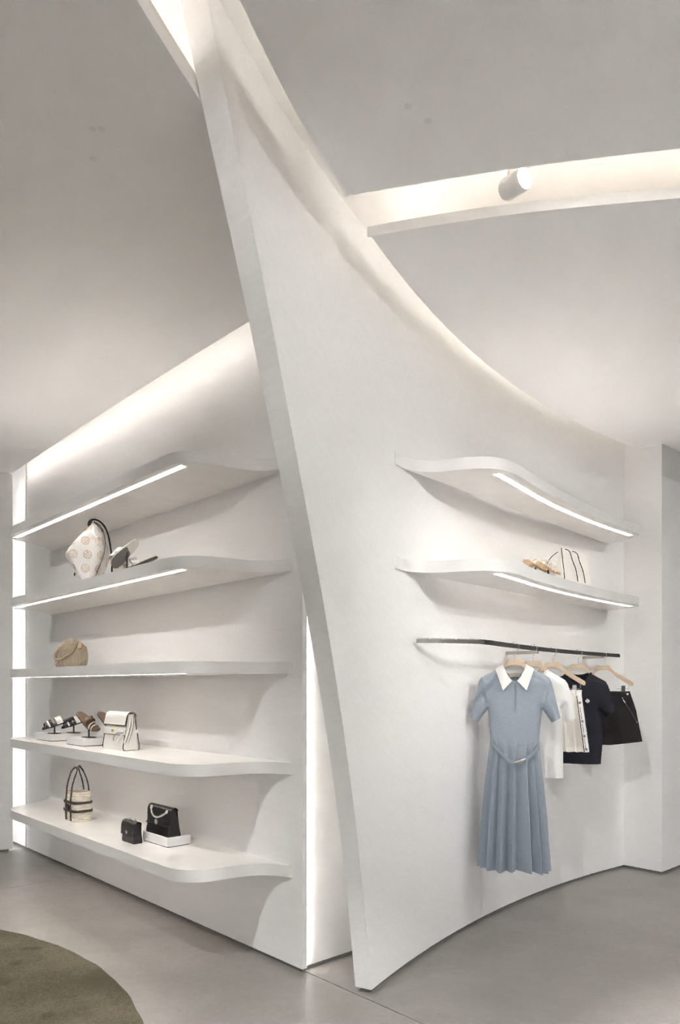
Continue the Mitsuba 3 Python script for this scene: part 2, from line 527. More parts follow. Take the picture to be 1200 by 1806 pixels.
SL = 0.04
left_gap = np.array([(-2.671, 6.007), (-2.007, 5.245), (-0.776, 3.877), (-0.432, 3.506)])
left_gap = catmull(left_gap, 24)
slot_l = arc(CCE, 7.19, -5.0, 3.15, 60)
back_x = CW[0] - np.sqrt((RWALL + TH + 0.02) ** 2 - (slot_l[:, 1] - CW[1]) ** 2)
slot_l[:, 0] = np.where(slot_l[:, 1] > 2.2, np.minimum(slot_l[:, 0], back_x), slot_l[:, 0])
left_panel = Polygon(np.vstack([left_gap[::-1], [(-2.80, 5.98), (-5.6, 4.9), (-5.6, -5.0)], slot_l, [(-0.16, 3.24)], [(-0.32, 3.38)]])[::-1])
struct('ceiling_left', extrude(left_panel.buffer(0), ZC, ZC + SL), 'mat_ceiling', label='smooth matte ceiling panel on the left')
near_edge = catmull([(-0.045, 2.62), (0.293, 2.541), (0.571, 2.474), (0.839, 2.423), (1.098, 2.38), (2.0, 2.28), (3.6, 2.27), (6.2, 2.6)], 60)
far_edge = catmull([(0.105, 2.848), (0.322, 2.785), (0.626, 2.713), (0.921, 2.662), (1.21, 2.621), (2.0, 2.53), (3.6, 2.52), (6.2, 2.86)], 60)
edge_near = arc(CCE, RCE, -5.0, 2.612, 60)
near_panel = Polygon(np.vstack([edge_near, near_edge[2:], [(6.2, -5.0)]]))
struct('ceiling_near', extrude(near_panel.buffer(0), ZC, ZC + SL), 'mat_ceiling', label='ceiling panel on the upper right, before the lit slot')
edge_far = arc(CCE, RCE, 2.848, 5.393, 60)
far_panel = Polygon(np.vstack([edge_far, [(2.22, 5.45), (6.2, 9.2)], far_edge[::-1]]))
struct('ceiling_far', extrude(far_panel.buffer(0), ZC, ZC + SL), 'mat_ceiling', label='ceiling panel on the right, beyond the lit slot')
struct('ceiling', extrude(ROOM, ZR, ZR + 0.05), 'mat_cove', label='upper ceiling inside the lit gaps')


CORNER = Point(0.05, 2.72)


for x, y, lab in ((0.2035, 2.205, 'faint round cover plate on the right ceiling panel, nearer the camera'), (0.270, 2.262, 'faint round cover plate on the right ceiling panel, farther from the camera'),
                  (-0.771, 2.295, 'faint round cover plate on the left ceiling, left of a close pair'), (-0.743, 2.295, 'faint round cover plate on the left ceiling, right of a close pair'), (-0.813, 2.425, 'faint round cover plate on the left ceiling, below a close pair')):
    t = thing('cover_plate', lab, 'cover plate')
    m = trimesh.creation.cylinder(0.011, 0.0016, sections=28); m.apply_translation([x, y, ZC - 0.0009])
    add(t, m, 'mat_plate')


def cove(panel, line, inset_wall, inset_led, power, strip, lip=True):
    """a low lip along the panel's edge, the cove's rear wall behind it and the LED strip lying between them, on top of the panel"""
    L = LineString(line)
    if inset_wall:
        w = L.buffer(inset_wall + 0.01).difference(L.buffer(inset_wall))\
            .intersection(panel).difference(CORNER.buffer(0.85) if strip != 'slot' else Point(9, 9).buffer(0.1))
        if not w.is_empty: struct('trim_cove', extrude(w, ZC + SL, ZR), 'mat_cove')
    if lip:
        p = L.buffer(0.008).intersection(panel).difference(CORNER.buffer(0.25))
        struct('trim_lip', extrude(p, ZC + SL - 0.001, ZC + SL + 0.018), 'mat_cove')
    e0 = CORNER.buffer(0.22)
    e = L.buffer(inset_led + 0.016, cap_style='flat').difference(L.buffer(inset_led, cap_style='flat')).intersection(panel).difference(e0)
    k = add('led_strip', extrude(e.buffer(0), ZC + SL + 0.001, ZC + SL + 0.007), 'mat_led', emitter=emit(power))
    labels[k] = {'kind': 'structure'}


cove(left_panel, slot_l[28:], 0.24, 0.06, 4.5, 'slot')
cove(near_panel, edge_near[28:], 0.24, 0.06, 5.0, 'edge')
cove(far_panel, edge_far, 0.24, 0.06, 5.0, 'edge')
cove(near_panel, near_edge[2:], 0.14, 0.07, 3.6, 'slot')
cove(far_panel, far_edge[1:], 0.42, 0.08, 4.4, 'far', lip=False)
# strip along the end of the left panel, facing the shelf wall
lg = LineString(left_gap)
ew = lg.buffer(0.006, single_sided=False, cap_style='flat').difference(left_panel.buffer(0.0005))
k = add('led_strip', extrude(ew, ZC + 0.006, ZC + 0.03), 'mat_led', emitter=emit(5.2)); labels[k] = {'kind': 'structure'}
cw_ = lg.buffer(0.20).difference(lg.buffer(0.19)).intersection(left_panel)
struct('trim_cove', extrude(cw_, ZC + SL, ZR), 'mat_cove')

# upright strips: in the corner reveal and behind the far-left wall
k = thing('corner_light', 'glowing white strip light down the corner of the shelf wall', 'strip light')
add(k, cbox(-0.021, -0.003, 0.0305, 0.034, 0.03, ZC, 0.0005), 'mat_led', M=MW, emitter=emit(16.0))
k = add('led_strip', cbox(-0.05, -0.035, 0.052, 0.056, 0.04, ZC - 0.02, 0.0005), 'mat_led', M=MN, emitter=emit(16.0)); labels[k] = {'kind': 'structure'}

# ---------------------------------------------------------------- the rest of the shop, behind the camera
struct('wall_side_left', cbox(-5.7, -5.6, -5.1, 5.2, 0, ZR, 0.002), 'mat_back')
struct('wall_side_right', cbox(6.2, 6.3, -5.1, 9.3, 0, ZR, 0.002), 'mat_ceiling')
op = sbox(-5.7, 0, 6.3, ZR).difference(unary_union([sbox(-4.6, 0.25, -1.3, 2.8), sbox(-0.9, 0.25, 2.4, 2.8), sbox(2.8, 0.25, 6.0, 2.8)]))
struct('wall_front', upright(op, -5.12, -5.0), 'mat_back')
for a, b in ((-4.6, -1.3), (-0.9, 2.4), (2.8, 6.0)):
    struct('window_1', cbox(a, b, -5.07, -5.062, 0.25, 2.8, 0.0005), {'type': 'thindielectric'})


# ---------------------------------------------------------------- spotlights
def spotlight(loc, aim, label, power, cone=26, stem_top=None, soft=0.5):
    t = thing('spotlight', label, 'spotlight', None)
    loc = np.array(loc, float); d = np.array(aim, float) - loc; d /= np.linalg.norm(d)
    M = frame(loc, np.cross([0, 0, 1.0], d)[:3], (0, 0, 1))
    # barrel along local y after tilting: build along +z then rotate
    z = d; x = np.cross([0, 0, 1.0], z); x /= np.linalg.norm(x); y = np.cross(z, x)
    B = np.eye(4); B[:3, 0], B[:3, 1], B[:3, 2], B[:3, 3] = x, y, z, loc
    prof = [(0.0, -0.052), (0.018, -0.052), (0.031, -0.047), (0.037, -0.037), (0.038, -0.02), (0.038, 0.047), (0.0365, 0.048), (0.034, 0.047), (0.034, 0.040), (0.0, 0.040)]
    add(t + '__barrel', trimesh.creation.revolve(prof, sections=40), 'mat_white_matte', B, smooth=30)
    lens = trimesh.creation.cylinder(0.0335, 0.004, sections=36); lens.apply_translation([0, 0, 0.0425])
    add(t + '__lens', lens, 'mat_led', B, smooth=30, emitter=emit(9.0) if loc[1] > 2.5 else None)
    top = stem_top if stem_top is not None else ZR
    st = trimesh.creation.cylinder(0.008, top - loc[2] - 0.045, sections=16); st.apply_translation([loc[0] - 0.012, loc[1], (top + loc[2] + 0.045) / 2])
    add(t + '__stem', st, 'mat_white_matte', smooth=30)
    jt = cbox(-0.010, 0.010, -0.012, 0.012, -0.018, 0.018, 0.003); jt.apply_translation([loc[0] - 0.012, loc[1], loc[2] + 0.046])
    add(t + '__bracket', jt, 'mat_white_matte')
    if power:
        scene['beam_' + t] = {'type': 'spot', 'to_world': T().look_at(origin=(loc + d * 0.05).tolist(), target=(loc + d).tolist(), up=[0, 0.1, 1]),
                              'intensity': {'type': 'rgb', 'value': [float(v) for v in np.array([1, 0.992, 0.972]) * power]}, 'cutoff_angle': float(cone), 'beam_width': float(cone * soft)}
    return t


spotlight((0.615, 2.60, 3.118), (0.615 + 0.55, 2.60 - 0.80, 3.06), 'white cylindrical spotlight hanging in the lit ceiling slot', 2.0, 40)
for loc, aim, lab, power, cone, top in (
        ((0.10, 1.62, 3.00), (1.60, 4.5, 0.80), 'white spotlight above the frame, aimed at the dress', 6.0, 26, ZC),
        ((-1.85, 1.25, 3.00), (-1.35, 4.6, 0.9), 'white spotlight above the frame, aimed at the nearer half of the left shelves', 2.4, 27, ZC),
        ((-2.60, 2.20, 3.00), (-1.9, 5.2, 1.0), 'white spotlight above the frame, aimed at the far half of the left shelves', 3.0, 38, ZC),
        ((2.60, 1.10, 3.00), (1.0, 4.2, 0.7), 'white spotlight right of the frame, aimed at the foot of the curved wall', 2.4, 34, ZC),
        ((2.90, 2.37, 3.12), (1.5, 4.8, 0.8), 'white spotlight in the ceiling slot right of the frame, nearer the frame', 1.2, 40, ZR),
        ((3.80, 2.40, 3.12), (1.9, 5.2, 0.9), 'white spotlight in the ceiling slot right of the frame, farther from the frame', 3.0, 40, ZR),
        ((3.40, 0.85, 3.00), (0.15, 3.1, 2.0), 'added white spotlight right of the frame, brightening the middle of the curved wall', 6.2, 24, ZC),  # unseen lamp, added to brighten this part of the wall
        ((-0.62, 0.45, 3.12), (-0.27, 2.4, 2.62), 'white spotlight in the ceiling gap above the camera, aimed at the cut edge', 2.6, 15, ZR),
        ((-1.35, 1.70, 3.00), (-1.25, 2.75, 0.0), 'white spotlight above the frame, aimed at the rug', 6.0, 40, ZC),
        ((0.80, -0.60, 3.00), (0.85, -0.2, 0.0), 'added white spotlight behind the camera in the middle, bouncing fill light off the floor', 85.0, 50, ZC),  # unseen lamp, added to lift the ceiling by floor bounce
        ((3.20, 0.20, 3.00), (3.2, 0.4, 0.0), 'added white spotlight behind the camera on the right, bouncing fill light off the floor', 330.0, 48, ZC),  # unseen lamp, added so floor bounce brightens the right ceiling
        ((-2.40, -0.40, 3.00), (-2.3, -0.2, 0.0), 'added white spotlight behind the camera on the left, bouncing fill light off the floor', 75.0, 50, ZC)):  # unseen lamp, added so floor bounce brightens the left ceiling
    spotlight(loc, aim, lab, power, cone, top, 0.2 if 'dress' in lab else 0.5)

# ---------------------------------------------------------------- shelves
LP = [(0.06, -0.01), (0.075, 0.002), (0.15, 0.036), (0.216, 0.09), (0.253, 0.165), (0.266, 0.235), (0.277, 0.305), (0.297, 0.365), (0.335, 0.41), (0.39, 0.443), (0.47, 0.456), (0.60, 0.457)]
LQ = [(2.50, 0.447), (2.60, 0.443), (2.68, 0.425), (2.75, 0.37), (2.80, 0.28), (2.845, 0.19), (2.90, 0.11), (2.96, 0.05), (3.05, 0.004), (3.07, -0.01)]
lp = np.vstack([catmull(LP, 70), [(1.0, 0.454), (1.5, 0.451), (2.0, 0.449)], catmull(LQ, 50)])
lpoly = Polygon([O + a * U + b * N for a, b in lp])
SZ = [(0.494, 'lowest of the five left wavy white shelves, carrying the black bags'),
      (0.985, 'second lowest left wavy white shelf, carrying the white flap bag'),
      (1.466, 'middle left wavy white shelf, carrying the crochet pouch'),
      (1.956, 'second highest left wavy white shelf, carrying the logo printed bag'),
      (2.446, 'topmost left wavy white shelf, empty above its light strip')]
ST = 0.057
llo = [O + a * U + b * N for a, b in [(0.39, 0.415), (2.68, 0.405), (2.63, 0.375), (0.40, 0.383)]]
for z, lab in SZ:
    t = thing('wall_shelf', lab, 'shelf', 'wavy shelves on the left wall')
    add(t + '__board', extrude(lpoly, z - ST, z), 'mat_shelf', smooth=25)
    add(t + '__light_strip', extrude(Polygon(llo), z - ST - 0.0015, z - ST + 0.003), 'mat_led', emitter=emit(7.5, SHELF))
RP = [(0.205, -0.012), (0.212, 0.001), (0.27, 0.007), (0.34, 0.025), (0.394, 0.058), (0.428, 0.105), (0.447, 0.16), (0.458, 0.22), (0.478, 0.28), (0.52, 0.348), (0.585, 0.392), (0.68, 0.416), (0.85, 0.419),
      (1.15, 0.412), (1.34, 0.406), (1.72, 0.392), (2.12, 0.367), (2.5, 0.343), (2.60, 0.333), (2.668, 0.31), (2.715, 0.262), (2.745, 0.20), (2.765, 0.115), (2.78, 0.05), (2.80, 0.006), (2.82, -0.012)]
rp = catmull(RP, 160)
rpoly = Polygon(RW(rp[:, 0], rp[:, 1])[:, :2])
lc = np.array([(0.63, 0.345), (0.8, 0.350), (1.2, 0.338), (1.6, 0.322), (2.1, 0.298), (2.64, 0.262)])
lcs = catmull(lc, 40)
rlo = np.vstack([RW(lcs[:, 0], lcs[:, 1] + 0.016)[:, :2], RW(lcs[::-1, 0], lcs[::-1, 1] - 0.016)[:, :2]])
for z, lab in ((2.440, 'upper of the two curved white shelves on the right wall'), (1.954, 'lower curved white shelf on the right wall, carrying sandals')):
    t = thing('wall_shelf', lab, 'shelf', 'curved shelves on the right wall')
    add(t + '__board', extrude(rpoly.buffer(0), z - ST, z), 'mat_shelf', smooth=25)
    add(t + '__light_strip', extrude(Polygon(rlo), z - ST - 0.0015, z - ST + 0.003), 'mat_led', emitter=emit(7.5, SHELF))
# uplight strips lying on the two topmost shelves, out of sight from below
def tilted(inner, outer, z):
    """open strip leaning out over the room: light goes up and out, none to the wall"""
    P = np.stack([np.c_[outer, np.full(len(outer), z + 0.002)], np.c_[inner, np.full(len(inner), z + 0.026)]], 0)
    m = grid(P)
    return m if m.face_normals[0][2] > 0 else tri(m.vertices, m.faces[:, ::-1])


qs = np.linspace(0.45, 2.60, 20)
k = add('uplight', tilted(np.array([O + q * U + 0.345 * N for q in qs]), np.array([O + q * U + 0.375 * N for q in qs]), 2.446), 'mat_led', emitter=emit(UP))
labels[k] = {'kind': 'structure'}
k = add('uplight', tilted(RW(lcs[:, 0], lcs[:, 1] - 0.03)[:, :2], RW(lcs[:, 0], lcs[:, 1])[:, :2], 2.440), 'mat_led', emitter=emit(0.95 * UP))
labels[k] = {'kind': 'structure'}
#OBJECTS
# ================================================================ objects
def frontal(p):
    """upright frame at p whose x axis runs across the line of sight, y away"""
    a = math.atan2(p[0], p[1])
    return frame(p, (math.cos(a), -math.sin(a), 0))


def emblem_poly(r, ring=True):
    parts = []
    arm = Polygon([(0.05, 0.12), (0.46, 0.72), (0.38, 0.98), (0.07, 0.92), (-0.07, 0.92), (-0.38, 0.98), (-0.46, 0.72), (-0.05, 0.12)])
    from shapely import affinity as af
    k = 0.62 if ring else 1.0
    for a in (0, 90, 180, 270):
        parts.append(af.scale(af.rotate(arm, a, origin=(0, 0)), k, k, origin=(0, 0)))
    if ring:
        parts.append(Point(0, 0).buffer(1.0, 24).difference(Point(0, 0).buffer(0.80, 24)))
        parts += [sbox(-0.85, -0.07, -0.5, 0.07), sbox(0.5, -0.07, 0.85, 0.07)]
    parts.append(Point(0, 0).buffer(0.14))
    return af.scale(unary_union(parts), r, r, origin=(0, 0))


# ---- rug
ang = np.linspace(0, 2 * np.pi, 240, endpoint=False)
rc, rr_ = np.array([-2.774, 2.10]), 2.158
prof = [(rr_ - 0.002, 0.0), (rr_, 0.005), (rr_ - 0.004, 0.011), (rr_ - 0.015, 0.013), (rr_ * 0.66, 0.013), (rr_ * 0.33, 0.013), (0.001, 0.013)]
wob = 1 + 0.0012 * np.sin(ang * 37) + 0.0008 * np.sin(ang * 61 + 1)
P = np.array([[(rc[0] + r * w * math.cos(a), rc[1] + r * w * math.sin(a), z) for a, w in zip(ang, wob)] for r, z in prof])
t = thing('rug', 'round olive green rug on the concrete floor at lower left', 'rug')
m = grid(P, close_v=True); m.fix_normals()
add(t, m, 'mat_rug', smooth=40)


# ---- display blocks
def block(u0, u1, n0, n1, z, h, label):
    t = thing('display_block', label, 'display block')
    add(t + '__body', cbox(-u1, -u0, -n1, -n0, z + 0.004, z + h, 0.0015), 'mat_block', ML(0, 0))
    add(t + '__foot', cbox(-u1 + 0.006, -u0 - 0.006, -n1 + 0.006, -n0 - 0.006, z, z + 0.0045, 0.0005), 'mat_dark_edge', ML(0, 0))


block(2.186, 2.463, 0.065, 0.333, 0.985, 0.048, 'left white display block under the black and white slides')
block(1.649, 1.896, 0.10, 0.35, 0.985, 0.047, 'white display block under the brown slides, left of the white bag')
block(0.820, 1.091, 0.103, 0.247, 0.494, 0.052, 'white display block under the larger black bag')


# ---- sandals and the stands that hold them
def sole(L, W, th, bend, n=26, inset=0.0, z0=0.0):
    """heel at x = 0, toe at x = L; z of the foot bed from bend(t)"""
    rings = []
    q = np.linspace(0, 1, n)
    xs = 0.5 - 0.5 * np.cos(np.pi * q)
    for x in xs:
        hw = W / 2 * (0.78 + 0.22 * math.sin(np.pi * min(1, max(0, (x - 0.15) / 0.85)) * 0.93)) * min(1, math.sqrt(max(1e-4, 1 - abs(2 * x - 1) ** 7)))
        hw = max(hw - inset, 0.0015)
        z = bend(x) + z0
        a = np.linspace(0, 2 * np.pi, 12, endpoint=False)
        c, s = np.sign(np.cos(a)) * np.abs(np.cos(a)) ** 0.5, np.sign(np.sin(a)) * np.abs(np.sin(a)) ** 0.5
        rings.append(np.c_[np.full(12, x * (L - 2 * inset) + inset), hw * c, z + th / 2 * s])
    return loft(rings)


def strap(x, hw, h, w, bend, L, th=0.003, lean=0.0, n=18):
    a = np.linspace(0, np.pi, n)
    path = np.c_[x + lean * np.cos(a), -hw * np.cos(a), bend(x / L) + h * np.sin(a) ** 0.75]
    up = np.c_[np.zeros(n), -np.cos(a) / hw, np.sin(a) / max(h, 1e-3)]; up /= np.linalg.norm(up, axis=1)[:, None]
    return sweep(path, rect(w, th), up)


def sandal(label, M, L=0.23, W=0.078, bend=lambda t: 0.0, sole_mat='mat_dark_edge', bed_mat='mat_tan', straps=(), heel=None, group='sandals on display', edge_mat=None):
    t = thing('sandal', label, 'sandal')
    add(t + '__sole', sole(L, W, 0.010, bend), sole_mat, M, smooth=45)
    add(t + '__footbed', sole(L, W, 0.007, bend, inset=0.003, z0=0.007), bed_mat, M, smooth=45)
    for x, h, w, mat, lean in straps:
        add(t + '__strap', strap(x * L, W / 2 * 0.97, h, w, lambda q: bend(q) + 0.004, L, lean=lean), mat, M, smooth=35)
    if heel:
        add(t + '__heel', cbox(0.004, heel[0], -W * 0.36, W * 0.36, -heel[1], 0.002, 0.004), heel[2], M)
    return t


def stand(label, top, z, M=None, plate=(0.05, 0.028), pad=None):
    """post from the point TOP down to a base plate at height z"""
    top = np.asarray(top, float)
    t = thing('display_stand', label, 'display stand')
    MS = frame((top[0], top[1], z), (-U[0], -U[1], 0)) if M is None else frame((top[0], top[1], z), M)
    add(t + '__base', cbox(-plate[0], plate[0], -plate[1], plate[1], 0, 0.005, 0.0012), 'mat_black_metal', MS)
    add(t + '__post', cbox(-0.0042, 0.0042, -0.0042, 0.0042, 0.004, top[2] - z, 0.0008), 'mat_black_metal', MS)
    if pad is not None:
        add(t + '__cradle', pad[0], 'mat_black_metal', pad[1])


def basis(o, x, z):
    x = np.asarray(x, float); x /= np.linalg.norm(x)
    z = np.asarray(z, float); y = np.cross(z, x); y /= np.linalg.norm(y); z = np.cross(x, y)
    M = np.eye(4); M[:3, 0], M[:3, 1], M[:3, 2], M[:3, 3] = x, y, z, o
    return M


def in_frame(Fr, v):
    return Fr[:3, :3] @ np.asarray(v, float)


flat = lambda t: 0.004 * math.sin(np.pi * t) * -1
# black and white slides, middle-low shelf: toes down to the left, heels up
for k, (uu, nn, zc, lab) in enumerate(((2.235, 0.272, 1.098, 'black slide with broad white straps on the left block, nearer of its pair'),
                                       (2.215, 0.150, 1.102, 'black slide with broad white straps on the left block, farther of its pair'))):
    c = LW(uu, nn, zc); Fr = frontal(c)
    x = in_frame(Fr, (-0.92, -0.12, -0.34))
    z = in_frame(Fr, (-0.3, -0.10, 0.95))
    M = basis(c - x * 0.115, x, z)
    sandal(lab, M, 0.215, 0.075, flat, 'mat_black_metal', 'mat_dark_edge',
           ((0.47, 0.045, 0.040, 'mat_white_leather', 0.004), (0.70, 0.040, 0.014, 'mat_black_leather', 0.004), (0.79, 0.038, 0.012, 'mat_white_leather', 0.004), (0.87, 0.030, 0.008, 'mat_black_leather', 0.003)))
    stand('black stand under the ' + ('nearer' if k == 0 else 'farther') + ' black and white slide', c - in_frame(M, (0.02, 0, 0.006)) + x * 0.04, 1.033,
          pad=(cbox(-0.05, 0.115, -0.012, 0.012, -0.012, -0.006, 0.001), basis(c - x * 0.0, -x, z)))
# brown slides: toes towards the room
bend_b = lambda t: 0.045 * (1 - t) ** 1.6 + 0.006 * math.sin(2 * np.pi * t)
for k, (uu, nn, zc, lab) in enumerate(((1.745, 0.275, 1.110, 'brown leather slide with clear straps, nearer the room, beside the white bag'),
                                       (1.60, 0.205, 1.112, 'brown leather slide half hidden behind the white bag'))):
    c = LW(uu, nn, zc); Fr = frontal(c)
    x = in_frame(Fr, (0.58, -0.76, -0.30))
    z = in_frame(Fr, (0.10, -0.50, 0.86))
    M = basis(c - x * 0.10, x, z)
    sandal(lab, M, 0.205, 0.076, bend_b, 'mat_dark_edge', 'mat_brown_leather',
           ((0.55, 0.040, 0.030, 'mat_brown_leather', 0.002), (0.76, 0.036, 0.006, 'mat_clear', 0.004), (0.86, 0.028, 0.005, 'mat_clear', 0.004)))
    stand('black stand under the ' + ('nearer' if k == 0 else 'farther') + ' brown slide', c + in_frame(M, (0.0, 0, -0.012)) + x * 0.01, 1.032 if k == 0 else 0.985)
# pale slides on the second highest shelf, seen from below
for k, (uu, nn, zc, d, nz, lab) in enumerate(((1.215, 0.285, 2.108, (0.60, 0.30, 0.66), (-0.50, 0.62, 0.38), 'pale slide with a grey underside standing steeply, right of the logo printed bag'),
                                              (1.235, 0.185, 2.052, (0.87, 0.12, 0.42), (-0.40, 0.05, 0.9), 'pale low slide with white straps lying on its stand, edge on'))):
    c = LW(uu, nn, zc); Fr = frontal(c)
    x = -in_frame(Fr, d); z = in_frame(Fr, nz)
    M = basis(c - x * 0.11, x, z)
    sandal(lab, M, 0.225, 0.080, flat, 'mat_white_leather' if k == 0 else 'mat_dark_edge', 'mat_cord',
           ((0.62, 0.048, 0.040, 'mat_clear', 0.004), (0.80, 0.042, 0.030, 'mat_white_leather', 0.004),))
    if k == 0:
        add([q for q in labels if q.startswith('sandal')][-1] + '__outsole', moved(sole(0.155, 0.080, 0.004, flat, z0=-0.0055), T4(0.073, 0, 0)), 'mat_grey_sole', M, smooth=45)
    stand('black stand under the pale ' + ('steep' if k == 0 else 'low') + ' slide', c + in_frame(M, (0, 0, -0.008)), 1.956)
# strappy sandals on the right shelf
for k, (s_, nn, zc, lab) in enumerate(((1.415, 0.315, 2.022, 'tan sandal with white straps on the right shelf, in front of its mate'), (1.42, 0.235, 2.045, 'tan sandal with white straps on the right shelf, behind its mate'))):
    c = RW(s_, nn, zc)
    tg = np.r_[RT(s_), 0.0]; nm = np.r_[RN(s_), 0.0]
    x = tg * 0.97 + nm * 0.05 + np.array([0, 0, -0.12])
    z = np.array([0, 0, 0.80]) + nm * 0.58 + tg * 0.1
    M = basis(c - x / np.linalg.norm(x) * 0.11, x, z)
    sandal(lab, M, 0.225, 0.078, flat, 'mat_tan', 'mat_tan', tuple((q, 0.040 - 0.012 * abs(q - 0.5), 0.007, 'mat_white_leather', l) for q, l in ((0.34, 0.012), (0.43, -0.012), (0.52, 0.012), (0.62, -0.012), (0.90, 0.0))),
           heel=(0.05, 0.018, 'mat_tan'))
    stand('black stand under the ' + ('front' if k == 0 else 'rear') + ' tan sandal', c + in_frame(M, (0, 0, -0.008)), 1.954, M=tg)


# ---- logo printed bag with a black strap
bc = LW(1.70, 0.285, 1.956); MB = frontal(bc)
k = 0.985
front = np.array([(-0.040, 0.0), (-0.060, 0.063), (-0.105, 0.14), (-0.1435, 0.203), (-0.105, 0.262), (-0.035, 0.346), (0.028, 0.408), (0.070, 0.378), (0.0875, 0.332), (0.093, 0.262), (0.080, 0.19), (0.063, 0.14), (0.042, 0.087), (0.020, 0.0)]) * k
fp = Polygon(front)
Pq, Dq = fill(fp, 0.011)
dist = np.array([fp.exterior.distance(Point(q)) for q in Pq])
puff = 0.028 * np.sqrt(1 - (1 - np.clip(dist / 0.07, 0, 1)) ** 2)
crease = 0.012 * np.clip((0.2 - Pq[:, 1]) / 0.2, 0, 1) * np.clip(-Pq[:, 0] / 0.05, 0, 1.5) + 0.004 * (meshkit.fbm(np.c_[Pq * 16, Pq[:, :1] * 0], 3, 3) - 0.5)
vf = np.c_[Pq[:, 0], -puff + crease * np.clip(dist / 0.03, 0, 1), Pq[:, 1]]
DEP, SHX = 0.12, 0.040
hq = np.clip((Pq[:, 1] - 0.22) / 0.18, 0, 1)
vb = np.c_[Pq[:, 0] + SHX * (1 - 0.9 * hq) * np.clip((Pq[:, 0] + 0.05) / 0.1, 0, 1) - 0.03 * hq * (Pq[:, 0] > 0), DEP * (1 - 0.7 * hq) + 0.35 * puff, Pq[:, 1] * (1 - 0.05 * hq)]
ext = np.array(fp.buffer(0).exterior.segmentize(0.011).coords)[:-1]
ne = len(ext)
idx = np.arange(ne)
side = np.vstack([np.c_[idx, (idx + 1) % ne, len(Pq) + (idx + 1) % ne], np.c_[idx, len(Pq) + (idx + 1) % ne, len(Pq) + idx]])
body = tri(np.vstack([vf, vb]), np.vstack([Dq, Dq[:, ::-1] + len(Pq), side])); body.fix_normals()
bodyM = moved(body, MB)
t = thing('handbag', 'white glossy bag printed with round brown logos and a black strap', 'handbag', 'bags on the left shelves')
uvs = np.vstack([Pq + [0.052, 0.015], np.c_[vb[:, 0] + 0.10, vb[:, 2] + 0.045]])
add(t + '__body', bodyM, 'mat_coin', smooth=True, uv=uvs)
seam = np.array([(0.028, 0.0, 0.408), (0.070, -0.004, 0.378), (0.0875, -0.006, 0.332), (0.093, -0.006, 0.262), (0.080, -0.006, 0.19), (0.063, -0.005, 0.14), (0.042, -0.004, 0.087), (0.020, 0, 0.004)]) * k
add(t + '__piping', tube(catmull(seam, 50), 0.0021), 'mat_dark_edge', MB, smooth=True)
sp = catmull([(0.008, 0.03, 0.37), (-0.002, 0.03, 0.408), (0.022, 0.035, 0.423), (0.065, 0.05, 0.414), (0.103, 0.07, 0.365), (0.122, 0.085, 0.29), (0.133, 0.09, 0.20), (0.134, 0.09, 0.11), (0.131, 0.09, 0.02)], 70)
add(t + '__strap', sweep(sp, rect(0.010, 0.0055), (0.2, -1, 0.2)), 'mat_black_leather', MB, smooth=35)
sp2 = catmull([(0.012, 0.02, 0.412), (0.000, 0.018, 0.38), (-0.014, 0.015, 0.345), (-0.032, 0.012, 0.318)], 24)
add(t + '__strap', sweep(sp2, rect(0.012, 0.005), (0, -1, 0.1)), 'mat_black_leather', MB, smooth=35)
add(t + '__trim', sweep(catmull([(0.028, -0.003, 0.40), (0.045, -0.012, 0.385), (0.060, -0.012, 0.366), (0.082, -0.008, 0.345)], 20), rect(0.004, 0.012), (0, -1, 0.3)), 'mat_dark_edge', MB, smooth=35)
for z in (0.225, 0.17):
    r = trimesh.creation.torus(0.008, 0.0025, major_sections=20, minor_sections=8); r.apply_transform(rot([1, 0, 0], 90, (0.140, 0.085, z)))
    add(t + '__ring', r, 'mat_black_metal', MB, smooth=True)
bd = trimesh.creation.icosphere(2, 0.007); bd.apply_transform(np.diag([0.8, 0.8, 1.6, 1])); bd.apply_translation([-0.085, -0.002, 0.075])
add(t + '__toggle', bd, 'mat_black_metal', MB, smooth=True)

# ---- crochet pouch
pc = LW(2.03, 0.26, 1.466); MP = frontal(pc)
th_ = np.linspace(0, 2 * np.pi, 96, endpoint=False)
rings = []
for q in np.linspace(0, 1, 40):
    z = 0.172 * q
    w = np.interp(q, [0, 0.05, 0.3, 0.5, 0.65, 0.8, 0.9, 0.96, 1.0], [0.078, 0.093, 0.100, 0.101, 0.096, 0.082, 0.064, 0.048, 0.030])
    d = np.interp(q, [0, 0.05, 0.3, 0.7, 0.9, 1.0], [0.052, 0.060, 0.062, 0.054, 0.040, 0.022])
    g = np.clip((q - 0.55) / 0.45, 0, 1)
    f = 1 + 0.10 * g * np.sin(th_ * 9 + 0.6) + 0.02 * np.sin(th_ * 17) * (1 - g)
    f = f + 0.05 * (meshkit.fbm(np.c_[np.cos(th_), np.sin(th_), np.full(96, q * 3)] * 2.2, 3, 4) - 0.5)
    rings.append(np.c_[w * np.cos(th_) * f + 0.004 * g, d * np.sin(th_) * f, np.full(96, z) + 0.006 * np.sin(th_ * 3 + 1) * q])
t = thing('pouch', 'beige crochet drawstring pouch alone on the middle left shelf', 'pouch', None)
add(t + '__body', loft(rings), 'mat_crochet', MP, smooth=50)
